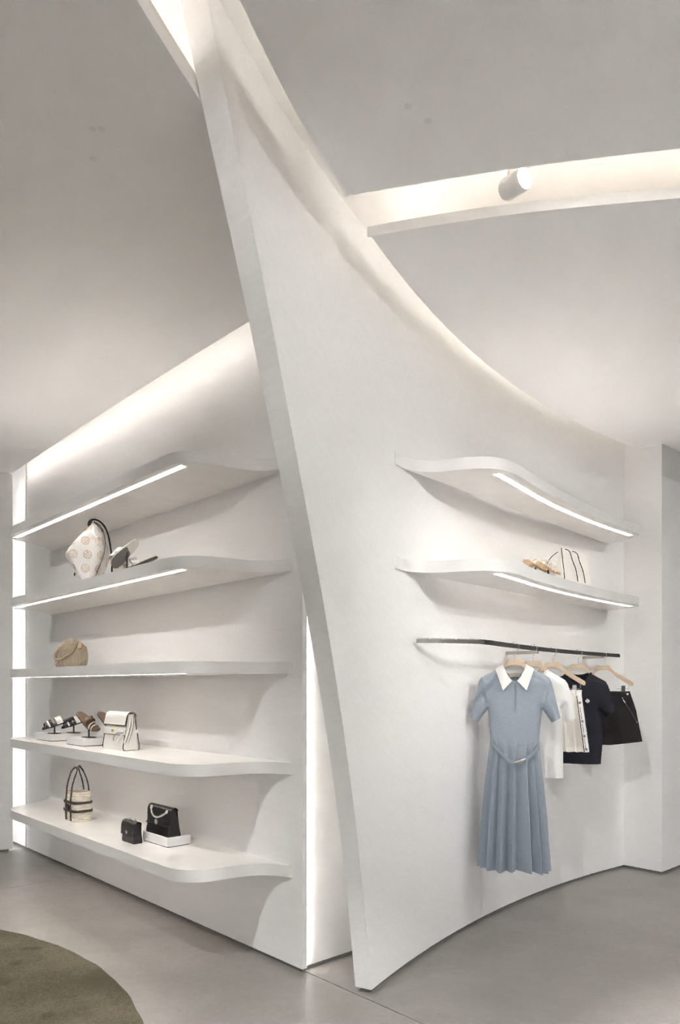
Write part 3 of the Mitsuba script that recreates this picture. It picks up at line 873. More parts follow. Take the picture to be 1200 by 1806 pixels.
for xx, rr2, tilt in ((-0.022, 0.020, -24), (0.026, 0.018, 16)):       # gathered lips either side of the drawstring
    lip = trimesh.creation.icosphere(3, 1.0)
    lv = lip.vertices.copy(); aa = np.arctan2(lv[:, 1], lv[:, 0])
    lip.vertices = np.c_[lv[:, 0] * rr2 * (1 + 0.14 * np.sin(aa * 7)), lv[:, 1] * rr2 * 0.9 * (1 + 0.14 * np.sin(aa * 7)), lv[:, 2] * 0.022]
    lip.apply_transform(rot([0, 1, 0], tilt, (xx, -0.004, 0.162)))
    add(t + '__gathered_lip', lip, 'mat_crochet', MP, smooth=50)
br = catmull([(-0.060, -0.052, 0.145), (-0.095, -0.045, 0.105), (-0.108, -0.045, 0.070), (-0.088, -0.058, 0.052), (-0.045, -0.071, 0.068), (0.000, -0.069, 0.100), (0.022, -0.055, 0.140), (0.034, -0.035, 0.168)], 90)
tw = np.linspace(0, 34 * np.pi, 90)[:, None]
for ph in (0, np.pi):
    off = np.c_[np.zeros(90), np.cos(tw + ph), np.sin(tw + ph)] * 0.0042
    add(t + '__cord', tube(br + off, 0.0038, 6), 'mat_cord', MP, smooth=True)
add(t + '__tie', tube(catmull([(-0.075, -0.060, 0.060), (-0.062, -0.066, 0.035), (-0.056, -0.064, 0.006)], 16), 0.0024, 6), 'mat_cord', MP, smooth=True)
add(t + '__tie', tube(catmull([(-0.085, -0.055, 0.050), (-0.100, -0.070, 0.024), (-0.122, -0.085, 0.0025)], 16), 0.0020, 6), 'mat_cord', MP, smooth=True)
tag_ = Polygon([(-0.008, 0), (0.008, 0), (0.010, 0.026), (0.003, 0.034), (-0.003, 0.034), (-0.010, 0.026)]).buffer(0.001)
m = upright(tag_, -0.002, 0.002); m.apply_transform(rot([0, 1, 0], 14, (0.046, -0.048, 0.130)))
add(t + '__tag', m, 'mat_tan', MP)
r = trimesh.creation.torus(0.009, 0.0022, major_sections=20, minor_sections=8); r.apply_transform(rot([1, 0, 0], 80, (-0.004, -0.02, 0.184)))
add(t + '__ring', r, 'mat_gold', MP, smooth=True)
m = moved(extrude(emblem_poly(0.024), 0, 0.0045), XZ); m.apply_translation([0.030, -0.0615, 0.040])
add(t + '__emblem', m, 'mat_cord', MP)


# ---- white flap bag
MF = ML(1.326, 0.262, 0.985)
WB, HB, DB, DT = 0.131, 0.205, 0.050, 0.020
t = thing('handbag', 'white leather flap bag with dark edging, right of the brown slides', 'handbag', 'bags on the left shelves')


def wedge(hw, h, db, dt, n=10, bulge=0.0):
    """body with an A-shaped side: depth 2*db at the foot, 2*dt at the top"""
    rings = []
    for q in np.linspace(0, 1, n):
        d = db + (dt - db) * q
        w = hw * (1 - 0.035 * q)
        b = bulge * math.sin(np.pi * q)
        c = min(0.010, d * 0.6)
        pts = []
        for cx, cy, a0 in ((w - c, d - c, 0), (-w + c, d - c, 90), (-w + c, -d + c, 180), (w - c, -d + c, 270)):
            for a in np.radians(np.linspace(a0, a0 + 90, 5)):
                pts.append((cx + c * math.cos(a), cy + (c + b * 0.6) * math.sin(a), 0))
        r = np.array(pts); r[:, 2] = h * q
        rings.append(r)
    return loft(rings)


add(t + '__body', wedge(WB, HB, DB, DT, bulge=0.004), 'mat_white_leather', MF, smooth=40)
fy = lambda z: -(DB + (DT - DB) * z / HB)          # front face depth at height z
path = [(0, 0.026, HB - 0.012), (0, 0.012, HB + 0.010), (0, -0.012, HB + 0.010), (0, -0.031, HB - 0.022), (0, fy(0.145) - 0.012, 0.145)]
fl_ = sweep(catmull(path, 26), rect(0.004, 2 * WB + 0.004)[:4], (1, 0, 0))
add(t + '__flap', fl_, 'mat_white_leather', MF, smooth=40)
add(t + '__flap_edge', sweep(catmull([(WB + 0.003, y, z) for _, y, z in path], 26), rect(0.003, 0.006), (1, 0, 0)), 'mat_dark_edge', MF, smooth=35)
add(t + '__flap_hem', cbox(-WB - 0.002, WB + 0.003, fy(0.145) - 0.015, fy(0.145) - 0.010, 0.142, 0.1455, 0.0008), 'mat_dark_edge', MF)
add(t + '__band', cbox(-WB + 0.004, WB + 0.002, -0.0045, 0.0, -0.022, 0.022, 0.001), 'mat_white_leather', MF @ rot([1, 0, 0], -8, (0, fy(0.105) - 0.002, 0.110)))
add(t + '__band_edge', cbox(-WB + 0.004, WB + 0.002, -0.0050, 0.0, -0.0245, -0.0215, 0.0006), 'mat_dark_edge', MF @ rot([1, 0, 0], -8, (0, fy(0.105) - 0.002, 0.110)))
add(t + '__clasp', cbox(-0.011, 0.011, -0.010, 0, -0.009, 0.009, 0.002), 'mat_gold', MF @ T4(-0.012, fy(0.105) - 0.003, 0.112))
lp_ = catmull([(0.118, fy(0.10) - 0.006, 0.106), (0.085, fy(0.1) - 0.026, 0.104), (0.062, fy(0.08) - 0.030, 0.085), (0.050, fy(0.06) - 0.024, 0.060)], 30)
add(t + '__tassel', sweep(lp_, rect(0.010, 0.003), (0, -1, 0.2)), 'mat_white_leather', MF, smooth=35)
add(t + '__tassel_edge', tube(lp_ + [0, -0.003, -0.005], 0.0015, 6), 'mat_dark_edge', MF, smooth=True)
add(t + '__tassel', sweep(catmull([(0.120, fy(0.10) - 0.006, 0.098), (0.100, fy(0.09) - 0.020, 0.080), (0.075, fy(0.06) - 0.022, 0.048)], 24), rect(0.009, 0.003), (0, -1, 0.2)), 'mat_white_leather', MF, smooth=35)
# gusset: dark edging round the A-shaped side, folds down its middle
for x in (WB * 0.985, -WB * 0.985):
    ed = [(x, -DT, HB - 0.002), (x, -DB - 0.001, 0.016), (x, -DB + 0.004, 0.005), (x, -DB + 0.014, 0.002), (x, DB - 0.014, 0.002), (x, DB - 0.004, 0.005), (x, DB + 0.001, 0.016), (x, DT, HB - 0.002)]
    add(t + '__edging', tube(lin(ed, 60), 0.0026, 8), 'mat_dark_edge', MF, smooth=True)
for y0, y1 in ((-0.012, -0.030), (0.004, -0.012)):
    add(t + '__fold', sweep(catmull([(WB * 0.97, y0 * 0.4, HB - 0.006), (WB + 0.003, y0, 0.15), (WB + 0.004, (y0 + y1) / 2 - 0.004, 0.10), (WB + 0.002, y1 - 0.014, 0.045)], 24), rect(0.004, 0.012), (0, 1, 0.1)), 'mat_white_leather', MF, smooth=35)
    add(t + '__fold_edge', tube(catmull([(WB * 0.97, y0 * 0.4 + 0.006, HB - 0.006), (WB + 0.005, y0 + 0.006, 0.15), (WB + 0.006, (y0 + y1) / 2 + 0.002, 0.10), (WB + 0.003, y1 - 0.008, 0.045)], 24), 0.0015, 6), 'mat_dark_edge', MF, smooth=True)
add(t + '__side_band', cbox(0, 0.004, -0.020, 0.040, -0.010, 0.010, 0.001), 'mat_white_leather', MF @ T4(WB * 0.975, 0, 0.108))


# ---- black bags
def flap_bag(M, hw, h, db, dt, flap, mat, label):
    t = thing('handbag', label, 'handbag', 'bags on the left shelves')
    add(t + '__body', wedge(hw, h, db, dt, bulge=0.002), mat, M, smooth=40)
    y = lambda z: -(db + (dt - db) * z / h)
    p = catmull([(0, dt + 0.001, h * 0.93), (0, dt * 0.6, h + 0.006), (0, -dt * 0.6, h + 0.006), (0, -dt - 0.006, h * 0.88), (0, y(flap) - 0.006, flap)], 24)
    add(t + '__flap', sweep(p, rect(0.004, 2 * hw + 0.006), (1, 0, 0)), mat, M, smooth=40)
    m = moved(extrude(emblem_poly(0.010 if hw < 0.1 else 0.0145, False), 0, 0.004), XZ)
    m.apply_translation([-0.002, y(flap) - 0.008, flap + 0.016])
    add(t + '__clasp', m, 'mat_silver', M)
    for s in (-1, 1):      # folded gusset
        q = [(s * hw * 0.99, y(0.01) * 0.9, 0.006), (s * (hw - 0.004), y(h * .5) * 0.85, h * 0.5), (s * hw * 0.975, -dt, h * 0.95)]
        add(t + '__gusset_fold', sweep(catmull(q, 16), rect(0.003, 0.005), (s, 0, 0.1)), 'mat_black_leather', M, smooth=30)
        q = [(s * hw * 0.99, -y(0.01) * 0.9, 0.006), (s * (hw - 0.004), -y(h * .5) * 0.85, h * 0.5), (s * hw * 0.975, dt, h * 0.95)]
        add(t + '__gusset_fold', sweep(catmull(q, 16), rect(0.003, 0.005), (s, 0, 0.1)), 'mat_black_leather', M, smooth=30)
    return t


Msm = ML(1.094, 0.309, 0.494)
t = flap_bag(Msm, 0.073, 0.108, 0.026, 0.017, 0.040, 'mat_croc', 'small black crocodile textured bag standing directly on the lowest left shelf')
for x in (-0.030, 0.035):
    r = trimesh.creation.torus(0.0075, 0.0024, major_sections=20, minor_sections=8); r.apply_transform(rot([0, 0, 1], 90) @ rot([1, 0, 0], 90)); r.apply_translation([x, 0, 0.119])
    add(t + '__ring', r, 'mat_steel', Msm, smooth=True)
Mbg = ML(0.956, 0.196, 0.546)
t = flap_bag(Mbg, 0.124, 0.143, 0.040, 0.017, 0.052, 'mat_black_leather', 'larger black leather bag with silver chain on a white block')
ch = catmull([(-0.080, -0.026, 0.136), (-0.062, -0.036, 0.118), (-0.030, -0.043, 0.100), (0.004, -0.045, 0.094), (0.040, -0.042, 0.101), (0.072, -0.034, 0.116), (0.086, -0.026, 0.128)], 120)
sl = np.r_[0, np.cumsum(np.linalg.norm(np.diff(ch, axis=0), axis=1))]
nl = int(sl[-1] / 0.0075)
for k in range(nl + 1):
    q = np.array([np.interp(k * sl[-1] / nl, sl, ch[:, j]) for j in range(3)])
    q2 = np.array([np.interp(min(k + 0.5, nl) * sl[-1] / nl, sl, ch[:, j]) for j in range(3)]); q1 = np.array([np.interp(max(k - 0.5, 0) * sl[-1] / nl, sl, ch[:, j]) for j in range(3)])
    r = trimesh.creation.torus(0.0048, 0.0018, major_sections=12, minor_sections=6)
    r.apply_transform(np.diag([1.25, 0.9, 1, 1])); r.apply_transform(rot([1, 0, 0], 90 * (k % 2) + 20))
    add(t + '__chain_link', r, 'mat_silver', Mbg @ basis(q, q2 - q1, (0, -0.9, 0.4)), smooth=True)
for x, z in ((-0.082, 0.138), (0.087, 0.131)):
    r = trimesh.creation.torus(0.0085, 0.003, major_sections=20, minor_sections=8); r.apply_transform(rot([1, 0, 0], 70, (x, -0.026, z)))
    add(t + '__ring', r, 'mat_silver', Mbg, smooth=True)

# ---- straw tote
MT = ML(1.945, 0.253, 0.494)


def rrect(w, d, r, n=9):
    pts = []
    for cx, cy, a0 in ((w - r, d - r, 0), (-w + r, d - r, 90), (-w + r, -d + r, 180), (w - r, -d + r, 270)):
        for a in np.radians(np.linspace(a0, a0 + 90, n)):
            pts.append((cx + r * math.cos(a), cy + r * math.sin(a)))
    return np.array(pts)


t = thing('handbag', 'striped natural straw tote with dark leather handles and bands', 'handbag', 'bags on the left shelves')
TH_ = 0.186
tw_ = lambda z: 0.094 - 0.005 * z / TH_ + 0.006 * math.sin(np.pi * z / TH_)
td_ = lambda z: 0.053 - 0.003 * z / TH_ + 0.005 * math.sin(np.pi * z / TH_)
nco = 13
for k in range(nco):          # each coil of plaited straw
    z = (k + 0.5) * TH_ / nco; hh = TH_ / nco
    o = 0.0006 * rng.standard_normal()
    R_ = rrect(tw_(z) + o, td_(z) + o, 0.030)
    sec = [(0.0036 * math.cos(a), hh * 0.54 * math.sin(a)) for a in np.linspace(0, 2 * np.pi, 10, endpoint=False)]
    zz_ = z + 0.0012 * np.sin(np.linspace(0, 2 * np.pi, len(R_)) * 3 + k)
    # braid lumps
    P3 = np.c_[lin(np.vstack([R_, R_[:1]]), 161)[:-1], np.interp(np.arange(160) / 160, np.arange(len(R_)) / len(R_), zz_)]
    P3[:, :2] *= (1 + 0.007 * np.sin(np.arange(160) * 2 * np.pi / 4 + k * 1.7))[:, None]
    add(t + '__coil', sweep(P3, sec, closed=True), 'mat_straw', MT, smooth=60)
bt = Polygon(rrect(0.090, 0.050, 0.03)); add(t + '__base', extrude(bt, 0.0005, 0.006), 'mat_dark_leather', MT)
lin_ = Polygon(rrect(0.082, 0.044, 0.028)); add(t + '__lining', extrude(lin_, 0.10, 0.160), 'mat_dark_edge', MT)
for z in (0.068, 0.120):
    R_ = np.c_[rrect(tw_(z) + 0.003, td_(z) + 0.003, 0.034), np.full(36, z)]
    add(t + '__band', sweep(R_, rect(0.010, 0.015), closed=True), 'mat_dark_leather', MT, smooth=40)
for sgn in (-1, 1):
    for x in (-0.040, 0.032):
        q = [(x, sgn * (td_(z) + 0.0065), z) for z in (0.004, 0.05, 0.1, 0.15, 0.182)]
        add(t + '__vertical_band', sweep(catmull(q, 20), rect(0.013, 0.005), (0, sgn, 0)), 'mat_dark_leather', MT, smooth=40)
    a, b = -0.040, 0.032
    y = sgn * (td_(0.182) + 0.0065)
    hp = catmull([(a, y, 0.170), (a - 0.003, y * 0.93, 0.215), (a - 0.004, y * 0.66, 0.275), (a + 0.004, y * 0.36, 0.320), ((a + b) / 2, y * 0.18, 0.340 + 0.004 * sgn), (b - 0.004, y * 0.32, 0.321), (b + 0.004, y * 0.64, 0.277), (b + 0.003, y * 0.92, 0.220), (b, y, 0.170)], 60)
    add(t + '__handle', sweep(hp, rect(0.011, 0.0055), np.tile([0, sgn, 0.15], (60, 1))), 'mat_dark_leather', MT, smooth=40)
m = moved(trimesh.creation.cylinder(0.020, 0.005, sections=32), rot([1, 0, 0], 90, (-0.004, -td_(0.088) - 0.0085, 0.088)))
add(t + '__emblem', m, 'mat_black_leather', MT, smooth=30)
m = moved(extrude(emblem_poly(0.017), 0, 0.002), XZ); m.apply_translation([-0.004, -td_(0.088) - 0.0105, 0.088])
add(t + '__emblem__mark', m, 'mat_dark_leather', MT)

# ---- white tote on the right shelf
c0 = RW(1.755, 0.215, 1.954); MR = frame(c0, np.r_[RT(1.80), 0])
t = thing('handbag', 'plain white tote bag on the right shelf beside the tan sandals', 'handbag')
Lb, Lt, Hh, d0, d1 = 0.40, 0.345, 0.240, 0.045, 0.006
rings = []
for q in np.linspace(0, 1, 14):
    d = d0 + (d1 - d0) * q ** 0.8; r_ = min(0.012, d * 0.6)
    x1 = Lb + (Lt - Lb) * q
    R_ = rrect(x1 / 2, d, r_, 6) + [x1 / 2 + 0.028 * q, 0]
    R_[:, 1] += -0.006 * np.sin(R_[:, 0] / x1 * np.pi) * (1 - q) + 0.003 * np.sin(R_[:, 0] * 16 + q * 2)
    rings.append(np.c_[R_, np.full(len(R_), Hh * q)])
add(t + '__body', loft(rings), 'mat_white_leather', MR, smooth=40)
add(t + '__edging', sweep(lin([(-0.001, -d0 - 0.001, 0.01), (0.013, -0.028, Hh * 0.5), (0.027, -d1 - 0.001, Hh + 0.004)], 12), rect(0.0032, 0.005), (0.3, -1, 0)), 'mat_dark_edge', MR)
for x in (0.105, 0.205):
    fy2 = lambda z: -(d0 + (d1 - d0) * max(0, z / Hh) ** 0.8) - 0.010
    q = catmull([(x - 0.02, 0.0, Hh + 0.004), (x - 0.012, fy2(Hh * .97), Hh - 0.002), (x + 0.028, fy2(0.18), 0.185), (x + 0.052, fy2(0.14), 0.145), (x + 0.066, fy2(0.09), 0.095), (x + 0.066, fy2(0.05), 0.050)], 44)
    add(t + '__handle', tube(q, 0.0028, 8), 'mat_dark_leather', MR, smooth=True)
add(t + '__strap', tube(catmull([(-0.004, 0.0, 0.215), (-0.022, 0.03, 0.19), (-0.034, 0.055, 0.15), (-0.036, 0.06, 0.11)], 24), 0.0025, 8), 'mat_dark_leather', MR, smooth=True)

# ---- clothes rail
RPTS = [(0.415, 0.016), (0.45, 0.075), (0.535, 0.158), (0.61, 0.215), (0.71, 0.250), (0.85, 0.252), (1.1, 0.242), (1.4, 0.226), (2.0, 0.196), (2.66, 0.168)]
rs = catmull(RPTS, 300)
railz = lambda s: 1.570 - 0.010 * (s - 0.4) / 2.2
rail3 = np.concatenate([RW(rs[:, 0], rs[:, 1])[:, :2], np.array([[railz(s)] for s in rs[:, 0]])], 1)


def railpos(s):
    i = np.argmin(np.abs(rs[:, 0] - s) + (rs[:, 0] < 0.5) * 9)
    return rail3[i]


t = thing('clothes_rail', 'polished wall rail, dark and bright reflections painted in, that carries the hanging clothes', 'clothes rail')
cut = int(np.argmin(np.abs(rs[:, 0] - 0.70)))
add(t + '__bar', sweep(rail3[cut:], rect(0.012, 0.019)), 'mat_black_metal', smooth=30)  # black stands for the dark reflection in the polished steel
add(t + '__bend', sweep(rail3[:cut + 1], rect(0.012, 0.019)), 'mat_bend_reflection', smooth=30)  # same steel, lighter tone painted for its bright reflection
sl = np.r_[0, np.cumsum(np.linalg.norm(np.diff(rail3, axis=0), axis=1))]
nseg = 34
for k in range(nseg):
    a, b = sl[-1] * k / nseg + 0.006, sl[-1] * (k + 1) / nseg - 0.007
    pp = np.stack([np.interp(np.linspace(a, b, 6), sl, rail3[:, j]) for j in range(3)], -1) + [0, 0, 0.0115]
    add(t + '__ridge', sweep(pp, rect(0.010, 0.0055)), 'mat_black_metal' if b > sl[cut] else 'mat_brushed')  # ridges repeat the painted dark and bright reflection
for s_ in (1.50, 2.47):
    w = RW(s_, -0.004, 1.549); e = railpos(s_ - 0.03) - [0, 0, 0.016]; e[2] = 1.549
    add(t + '__bracket', sweep(lin([w, e], 4), rect(0.012, 0.020)), 'mat_brushed')


# ---- hangers
HS = [1.118, 1.396, 1.682, 2.065, 2.425]
HP = [railpos(s) for s in HS]
HM = [frontal(p) for p in HP]
half = [(0.0, -0.0705), (0.036, -0.070), (0.042, -0.074), (0.054, -0.094), (0.075, -0.114), (0.12, -0.144), (0.165, -0.170), (0.186, -0.184), (0.1925, -0.194), (0.190, -0.206), (0.183, -0.211), (0.165, -0.203), (0.12, -0.174), (0.080, -0.147), (0.055, -0.120), (0.030, -0.105), (0.0, -0.1015)]
hpoly = Polygon(half + [(-x, z) for x, z in half[::-1]]).buffer(0)
hm = upright(hpoly.buffer(-0.0015), -0.009, 0.009)
hm2 = upright(hpoly, -0.0065, 0.0065)
hang_mesh = cat([hm, hm2])
hang_small = hang_mesh.copy(); hang_small.vertices[:, 0] *= np.where(np.abs(hang_small.vertices[:, 0]) > 0.06, 0.78, 1.0) + np.where(np.abs(hang_small.vertices[:, 0]) > 0.06, 0.22 * 0.06 / np.abs(hang_small.vertices[:, 0]).clip(0.06), 0)
hook = catmull([(0, 0, -0.075), (0, 0, -0.048), (0.003, 0, -0.037), (0.012, 0, -0.026), (0.0205, 0, -0.012), (0.022, 0, 0.006), (0.015, 0, 0.019), (0.002, 0, 0.0225), (-0.010, 0, 0.017), (-0.013, 0, 0.010)], 60)
what = ['that carries the blue dress', 'that carries the white shirt', 'with clips that carries the cream skirt', 'that carries the black shirt', 'with clips that carries the black skirt']
for i in range(5):
    t = thing('clothes_hanger', 'pale wooden clothes hanger ' + what[i], 'clothes hanger', 'hangers on the rail')
    add(t + '__frame', hang_mesh if i in (2, 4) else hang_small, 'mat_wood', HM[i])
    add(t + '__hook', tube(hook, 0.0019, 8), 'mat_steel', HM[i], smooth=True)
    if i in (2, 4):
        wb = [(0.163, 0, -0.190), (0.163, 0, -0.222), (0.157, 0, -0.229), (-0.157, 0, -0.229), (-0.163, 0, -0.222), (-0.163, 0, -0.190)]
        add(t + '__wire', tube(lin(wb, 60), 0.0018, 6), 'mat_steel', HM[i], smooth=True)
        for x in (-0.128, 0.128):
            cl_ = cbox(x - 0.0125, x + 0.0125, -0.013, 0.013, -0.266, -0.208, 0.003)
            add(t + '__clip', cl_, 'mat_brushed' if i == 2 else 'mat_black_metal', HM[i])

# ---- blue dress
M = HM[0]
t = thing('dress', 'blue grey knitted dress with white collar, belt and pleated skirt', 'dress')
rs_ = [(0.098, -0.126), (0.150, -0.152), (0.182, -0.172), (0.193, -0.192), (0.241, -0.388)]
ri = [(0.194, -0.413), (0.165, -0.370), (0.146, -0.343), (0.139, -0.40), (0.133, -0.46), (0.1305, -0.500)]
neckF = [(-0.060, -0.145), (-0.030, -0.176), (0.0, -0.190), (0.030, -0.176), (0.060, -0.145)]
neckB = [(-0.060, -0.130), (-0.030, -0.148), (0.0, -0.153), (0.030, -0.148), (0.060, -0.130)]


def torso(neck, rs_, ri, lefts=1.0):
    L = [(-x * (lefts if z < -0.19 else 1), z) for x, z in rs_], [(-x * (lefts if x > ri[2][0] else 1), z) for x, z in ri]
    out = L[0][::-1] + neck + rs_ + ri + L[1][::-1]
    sides = [rs_, ri, L[0], L[1]]
    return out, sides


def seg_d(x, z):
    a, b = np.array([0.181, -0.200]), np.array([0.148, -0.352]); d = b - a
    t_ = np.clip(((x - a[0]) * d[0] + (z - a[1]) * d[1]) / (d @ d), 0, 1)
    return np.hypot(x - a[0] - t_ * d[0], z - a[1] - t_ * d[1])


fold_d = lambda x, z: 0.004 * np.sin(x * 40 + z * 8) * np.clip((-z - 0.3) / 0.2, 0, 1) - 0.016 * np.exp(-(seg_d(np.abs(x), z) / 0.009) ** 2) - 0.006 * np.exp(-(x / 0.004) ** 2) * (z > -0.36)
fo, sd = torso(neckF, rs_, ri); bo, _ = torso(neckB, rs_, ri)
add(t + '__bodice', cat([cloth(fo, sd, 0.046, 0.075, 0.0075, fold_d), cloth(bo, sd, 0.034, 0.075, 0.010, None, sign=1)]), 'mat_knit', M, smooth=True)
nth = 420
th_ = np.linspace(0, 2 * np.pi, nth, endpoint=False)
# irregular knife pleats round the skirt
NP_ = 17
edges_ = np.sort((np.arange(NP_) + 0.30 * rng.uniform(-1, 1, NP_)) / NP_ * 2 * np.pi)
ph = np.zeros(nth); am = np.zeros(nth)
amps = 0.7 + 0.6 * rng.random(NP_)
for j in range(NP_):
    a, b = edges_[j], edges_[(j + 1) % NP_] + (2 * np.pi if j == NP_ - 1 else 0)
    for tq in (th_, th_ + 2 * np.pi):
        k_ = (tq >= a) & (tq < b)
        f = (tq[k_] - a) / (b - a)
        ph[k_] = np.where(f < 0.72, f / 0.72, (1 - f) / 0.28); am[k_] = amps[j]
prof_ = (ph - 0.5) * am
rings = []
for q in np.linspace(0, 1, 60):
    z = -0.4995 - 0.7125 * q
    a = np.interp(q, [0, 0.05, 0.1, 0.3, 0.6, 1.0], [0.1305, 0.1305, 0.133, 0.143, 0.163, 0.182])
    b = np.interp(q, [0, 0.06, 0.3, 1.0], [0.044, 0.050, 0.060, 0.090])
    A_ = np.interp(q, [0, 0.03, 0.08, 0.3, 1.0], [0.0, 0.002, 0.016, 0.040, 0.060])
    dr_ = prof_ * A_
    X_ = (a + dr_ * 0.6) * np.cos(th_ + 0.05 * q * np.sin(th_ * 5))
    side_ = np.sqrt(1 - (1 - np.clip((a - np.abs(X_)) / 0.075, 0, 1)) ** 2)
    bod = np.where(np.sin(th_) < 0, -(0.046 * side_ + fold_d(X_, np.full(nth, -0.5)) * np.clip((a - np.abs(X_)) / 0.075, 0, 1)), 0.034 * side_)
    bl_ = np.clip(q / 0.16, 0, 1); bl_ = bl_ * bl_ * (3 - 2 * bl_)
    rings.append(np.c_[X_, bod * (1 - bl_) + (b + dr_) * np.sin(th_) * bl_ + dr_ * np.sin(th_) * (1 - bl_), np.full(nth, z) + 0.006 * q * np.sin(th_ * 4 + 1) - 0.004 * q * ph])
add(t + '__skirt', loft(rings, cap=False), 'mat_knit', M, smooth=38)
for s in (-1, 1):
    pg = [(-0.103, -0.124), (-0.062, -0.099), (-0.050, -0.130), (-0.032, -0.166), (-0.013, -0.189), (-0.062, -0.241)]
    pg = pg if s < 0 else [(-x, z) for x, z in pg[::-1]]
    Pc, Dc = fill(Polygon(pg), 0.009)
    yy = -0.034 - 0.27 * (-Pc[:, 1] - 0.10)
    cm = cat([tri(np.c_[Pc[:, 0], yy, Pc[:, 1]], Dc), tri(np.c_[Pc[:, 0], yy + 0.004, Pc[:, 1]], Dc[:, ::-1])])
    add(t + '__collar', cm, 'mat_white_cloth', M, smooth=False)
bc_ = catmull([(-0.060, 0.004, -0.116), (-0.054, 0.020, -0.117), (-0.030, 0.034, -0.121), (0.0, 0.038, -0.124), (0.030, 0.034, -0.121), (0.054, 0.020, -0.117), (0.060, 0.004, -0.116)], 30)
add(t + '__collar_stand', sweep(bc_, rect(0.003, 0.040)), 'mat_white_cloth', M, smooth=30)
add(t + '__label', cbox(-0.030, 0.027, 0.024, 0.026, -0.168, -0.146, 0.0005), 'mat_label', M)
add(t + '__zip', sweep(lin([(0.002, -0.0475, -0.190), (0.002, -0.0480, -0.26), (0.002, -0.0480, -0.347)], 10), rect(0.0022, 0.0015), (0, -1, 0)), 'mat_belt', M)
add(t + '__zip__pull', cbox(-0.001, 0.005, -0.053, -0.049, -0.210, -0.196, 0.001), 'mat_brushed', M)
bl = catmull([(-0.131, 0.0, -0.524), (-0.122, -0.036, -0.532), (-0.070, -0.082, -0.578), (-0.008, -0.094, -0.622), (0.022, -0.094, -0.617), (0.060, -0.086, -0.602), (0.120, -0.040, -0.546), (0.131, 0.0, -0.530)], 60)
add(t + '__belt', sweep(bl, rect(0.0035, 0.015), (0, 0, 1)), 'mat_belt', M, smooth=35)
add(t + '__belt__buckle', sweep(lin([(0.000, -0.0985, -0.6235), (0.014, -0.0985, -0.6195), (0.030, -0.097, -0.6135)], 6), rect(0.003, 0.005)), 'mat_gold', M)
add(t + '__belt__keeper', sweep(lin([(0.032, -0.096, -0.6125), (0.056, -0.090, -0.6035)], 4), rect(0.004, 0.006)), 'mat_silver', M)

# ---- white shirt
M = HM[1]
t = thing('shirt', 'plain white short sleeved shirt hanging right behind the blue dress', 'shirt')
rs_ = [(0.088, -0.128), (0.140, -0.158), (0.176, -0.180), (0.192, -0.202), (0.222, -0.31), (0.234, -0.398)]
ri = [(0.176, -0.424), (0.166, -0.375), (0.160, -0.335), (0.164, -0.45), (0.167, -0.60), (0.167, -0.738)]
fo, sd = torso([(-0.060, -0.150), (-0.03, -0.185), (0.0, -0.197), (0.03, -0.185), (0.060, -0.150)], rs_, ri, 0.88)
bo, _ = torso([(-0.060, -0.126), (-0.03, -0.138), (0.0, -0.142), (0.03, -0.138), (0.060, -0.126)], rs_, ri, 0.88)
ff = lambda x, z: 0.007 * np.sin(x * 38 + 2) * np.clip((-z - 0.25) / 0.4, 0, 1) + 0.004 * np.sin(z * 22 + x * 30)
add(t + '__body', cat([cloth(fo, sd, 0.046, 0.06, 0.011, ff), cloth(bo, sd, 0.040, 0.06, 0.011, ff, sign=1)]), 'mat_white_cloth', M, smooth=True)
nb = lambda nk, y, dy: catmull([(x, y - dy * (1 - abs(x) / 0.09), z) for x, z in nk], 24)
add(t + '__neckband', sweep(nb([(-0.088, -0.128), (-0.060, -0.150), (-0.03, -0.185), (0, -0.197), (0.03, -0.185), (0.06, -0.150), (0.088, -0.128)], -0.006, 0.044), rect(0.004, 0.016)), 'mat_white_cloth', M, smooth=35)

# ---- cream pleated skirt
M = HM[2]
t = thing('skirt', 'cream pleated skirt with a black patterned side stripe', 'skirt')
nth = 260
th_ = np.linspace(0, 2 * np.pi, nth, endpoint=False)
pl_ = (th_ * 22 / (2 * np.pi)) % 1; pl_ = np.where(pl_ < 0.8, pl_ / 0.8, (1 - pl_) / 0.2)
rings = []
for q in np.linspace(0, 1, 30):
    z = -0.238 - 0.372 * q
    a, b = 0.166 + 0.046 * q, 0.016 + 0.030 * q
    A_ = 0.016 * np.clip((q - 0.1) / 0.9, 0, 1)
    zz_ = z + 0.006 * q * pl_ + 0.02 * q * (np.cos(th_) < 0) * -np.cos(th_) * 0.3
    rings.append(np.c_[(a + (pl_ - 0.7) * A_ * 0.5) * np.cos(th_), (b + (pl_ - 0.5) * A_) * np.sin(th_), zz_])
add(t + '__body', loft(rings, cap=False), 'mat_cream_cloth', M, smooth=40)
wb_ = np.array([(0.168 * math.cos(a), 0.019 * math.sin(a), -0.250) for a in np.linspace(0, 2 * np.pi, 60, endpoint=False)])
add(t + '__waistband', sweep(wb_, rect(0.003, 0.026), closed=True), 'mat_white_cloth', M, smooth=40)
s0, s1 = np.array([0.152, -0.026, -0.270]), np.array([0.196, -0.043, -0.606])
add(t + '__stripe', sweep(lin([s0, s1], 12), rect(0.028, 0.002), (0.12, -1, 0)), 'mat_white_cloth', M)
ax_ = (s1 - s0) / np.linalg.norm(s1 - s0); sd_ = np.cross(ax_, [0.12, -1, 0]); sd_ /= np.linalg.norm(sd_)
nrm_ = np.cross(sd_, ax_); nrm_ *= -np.sign(nrm_[1])
lo = s0 + nrm_ * 0.0015
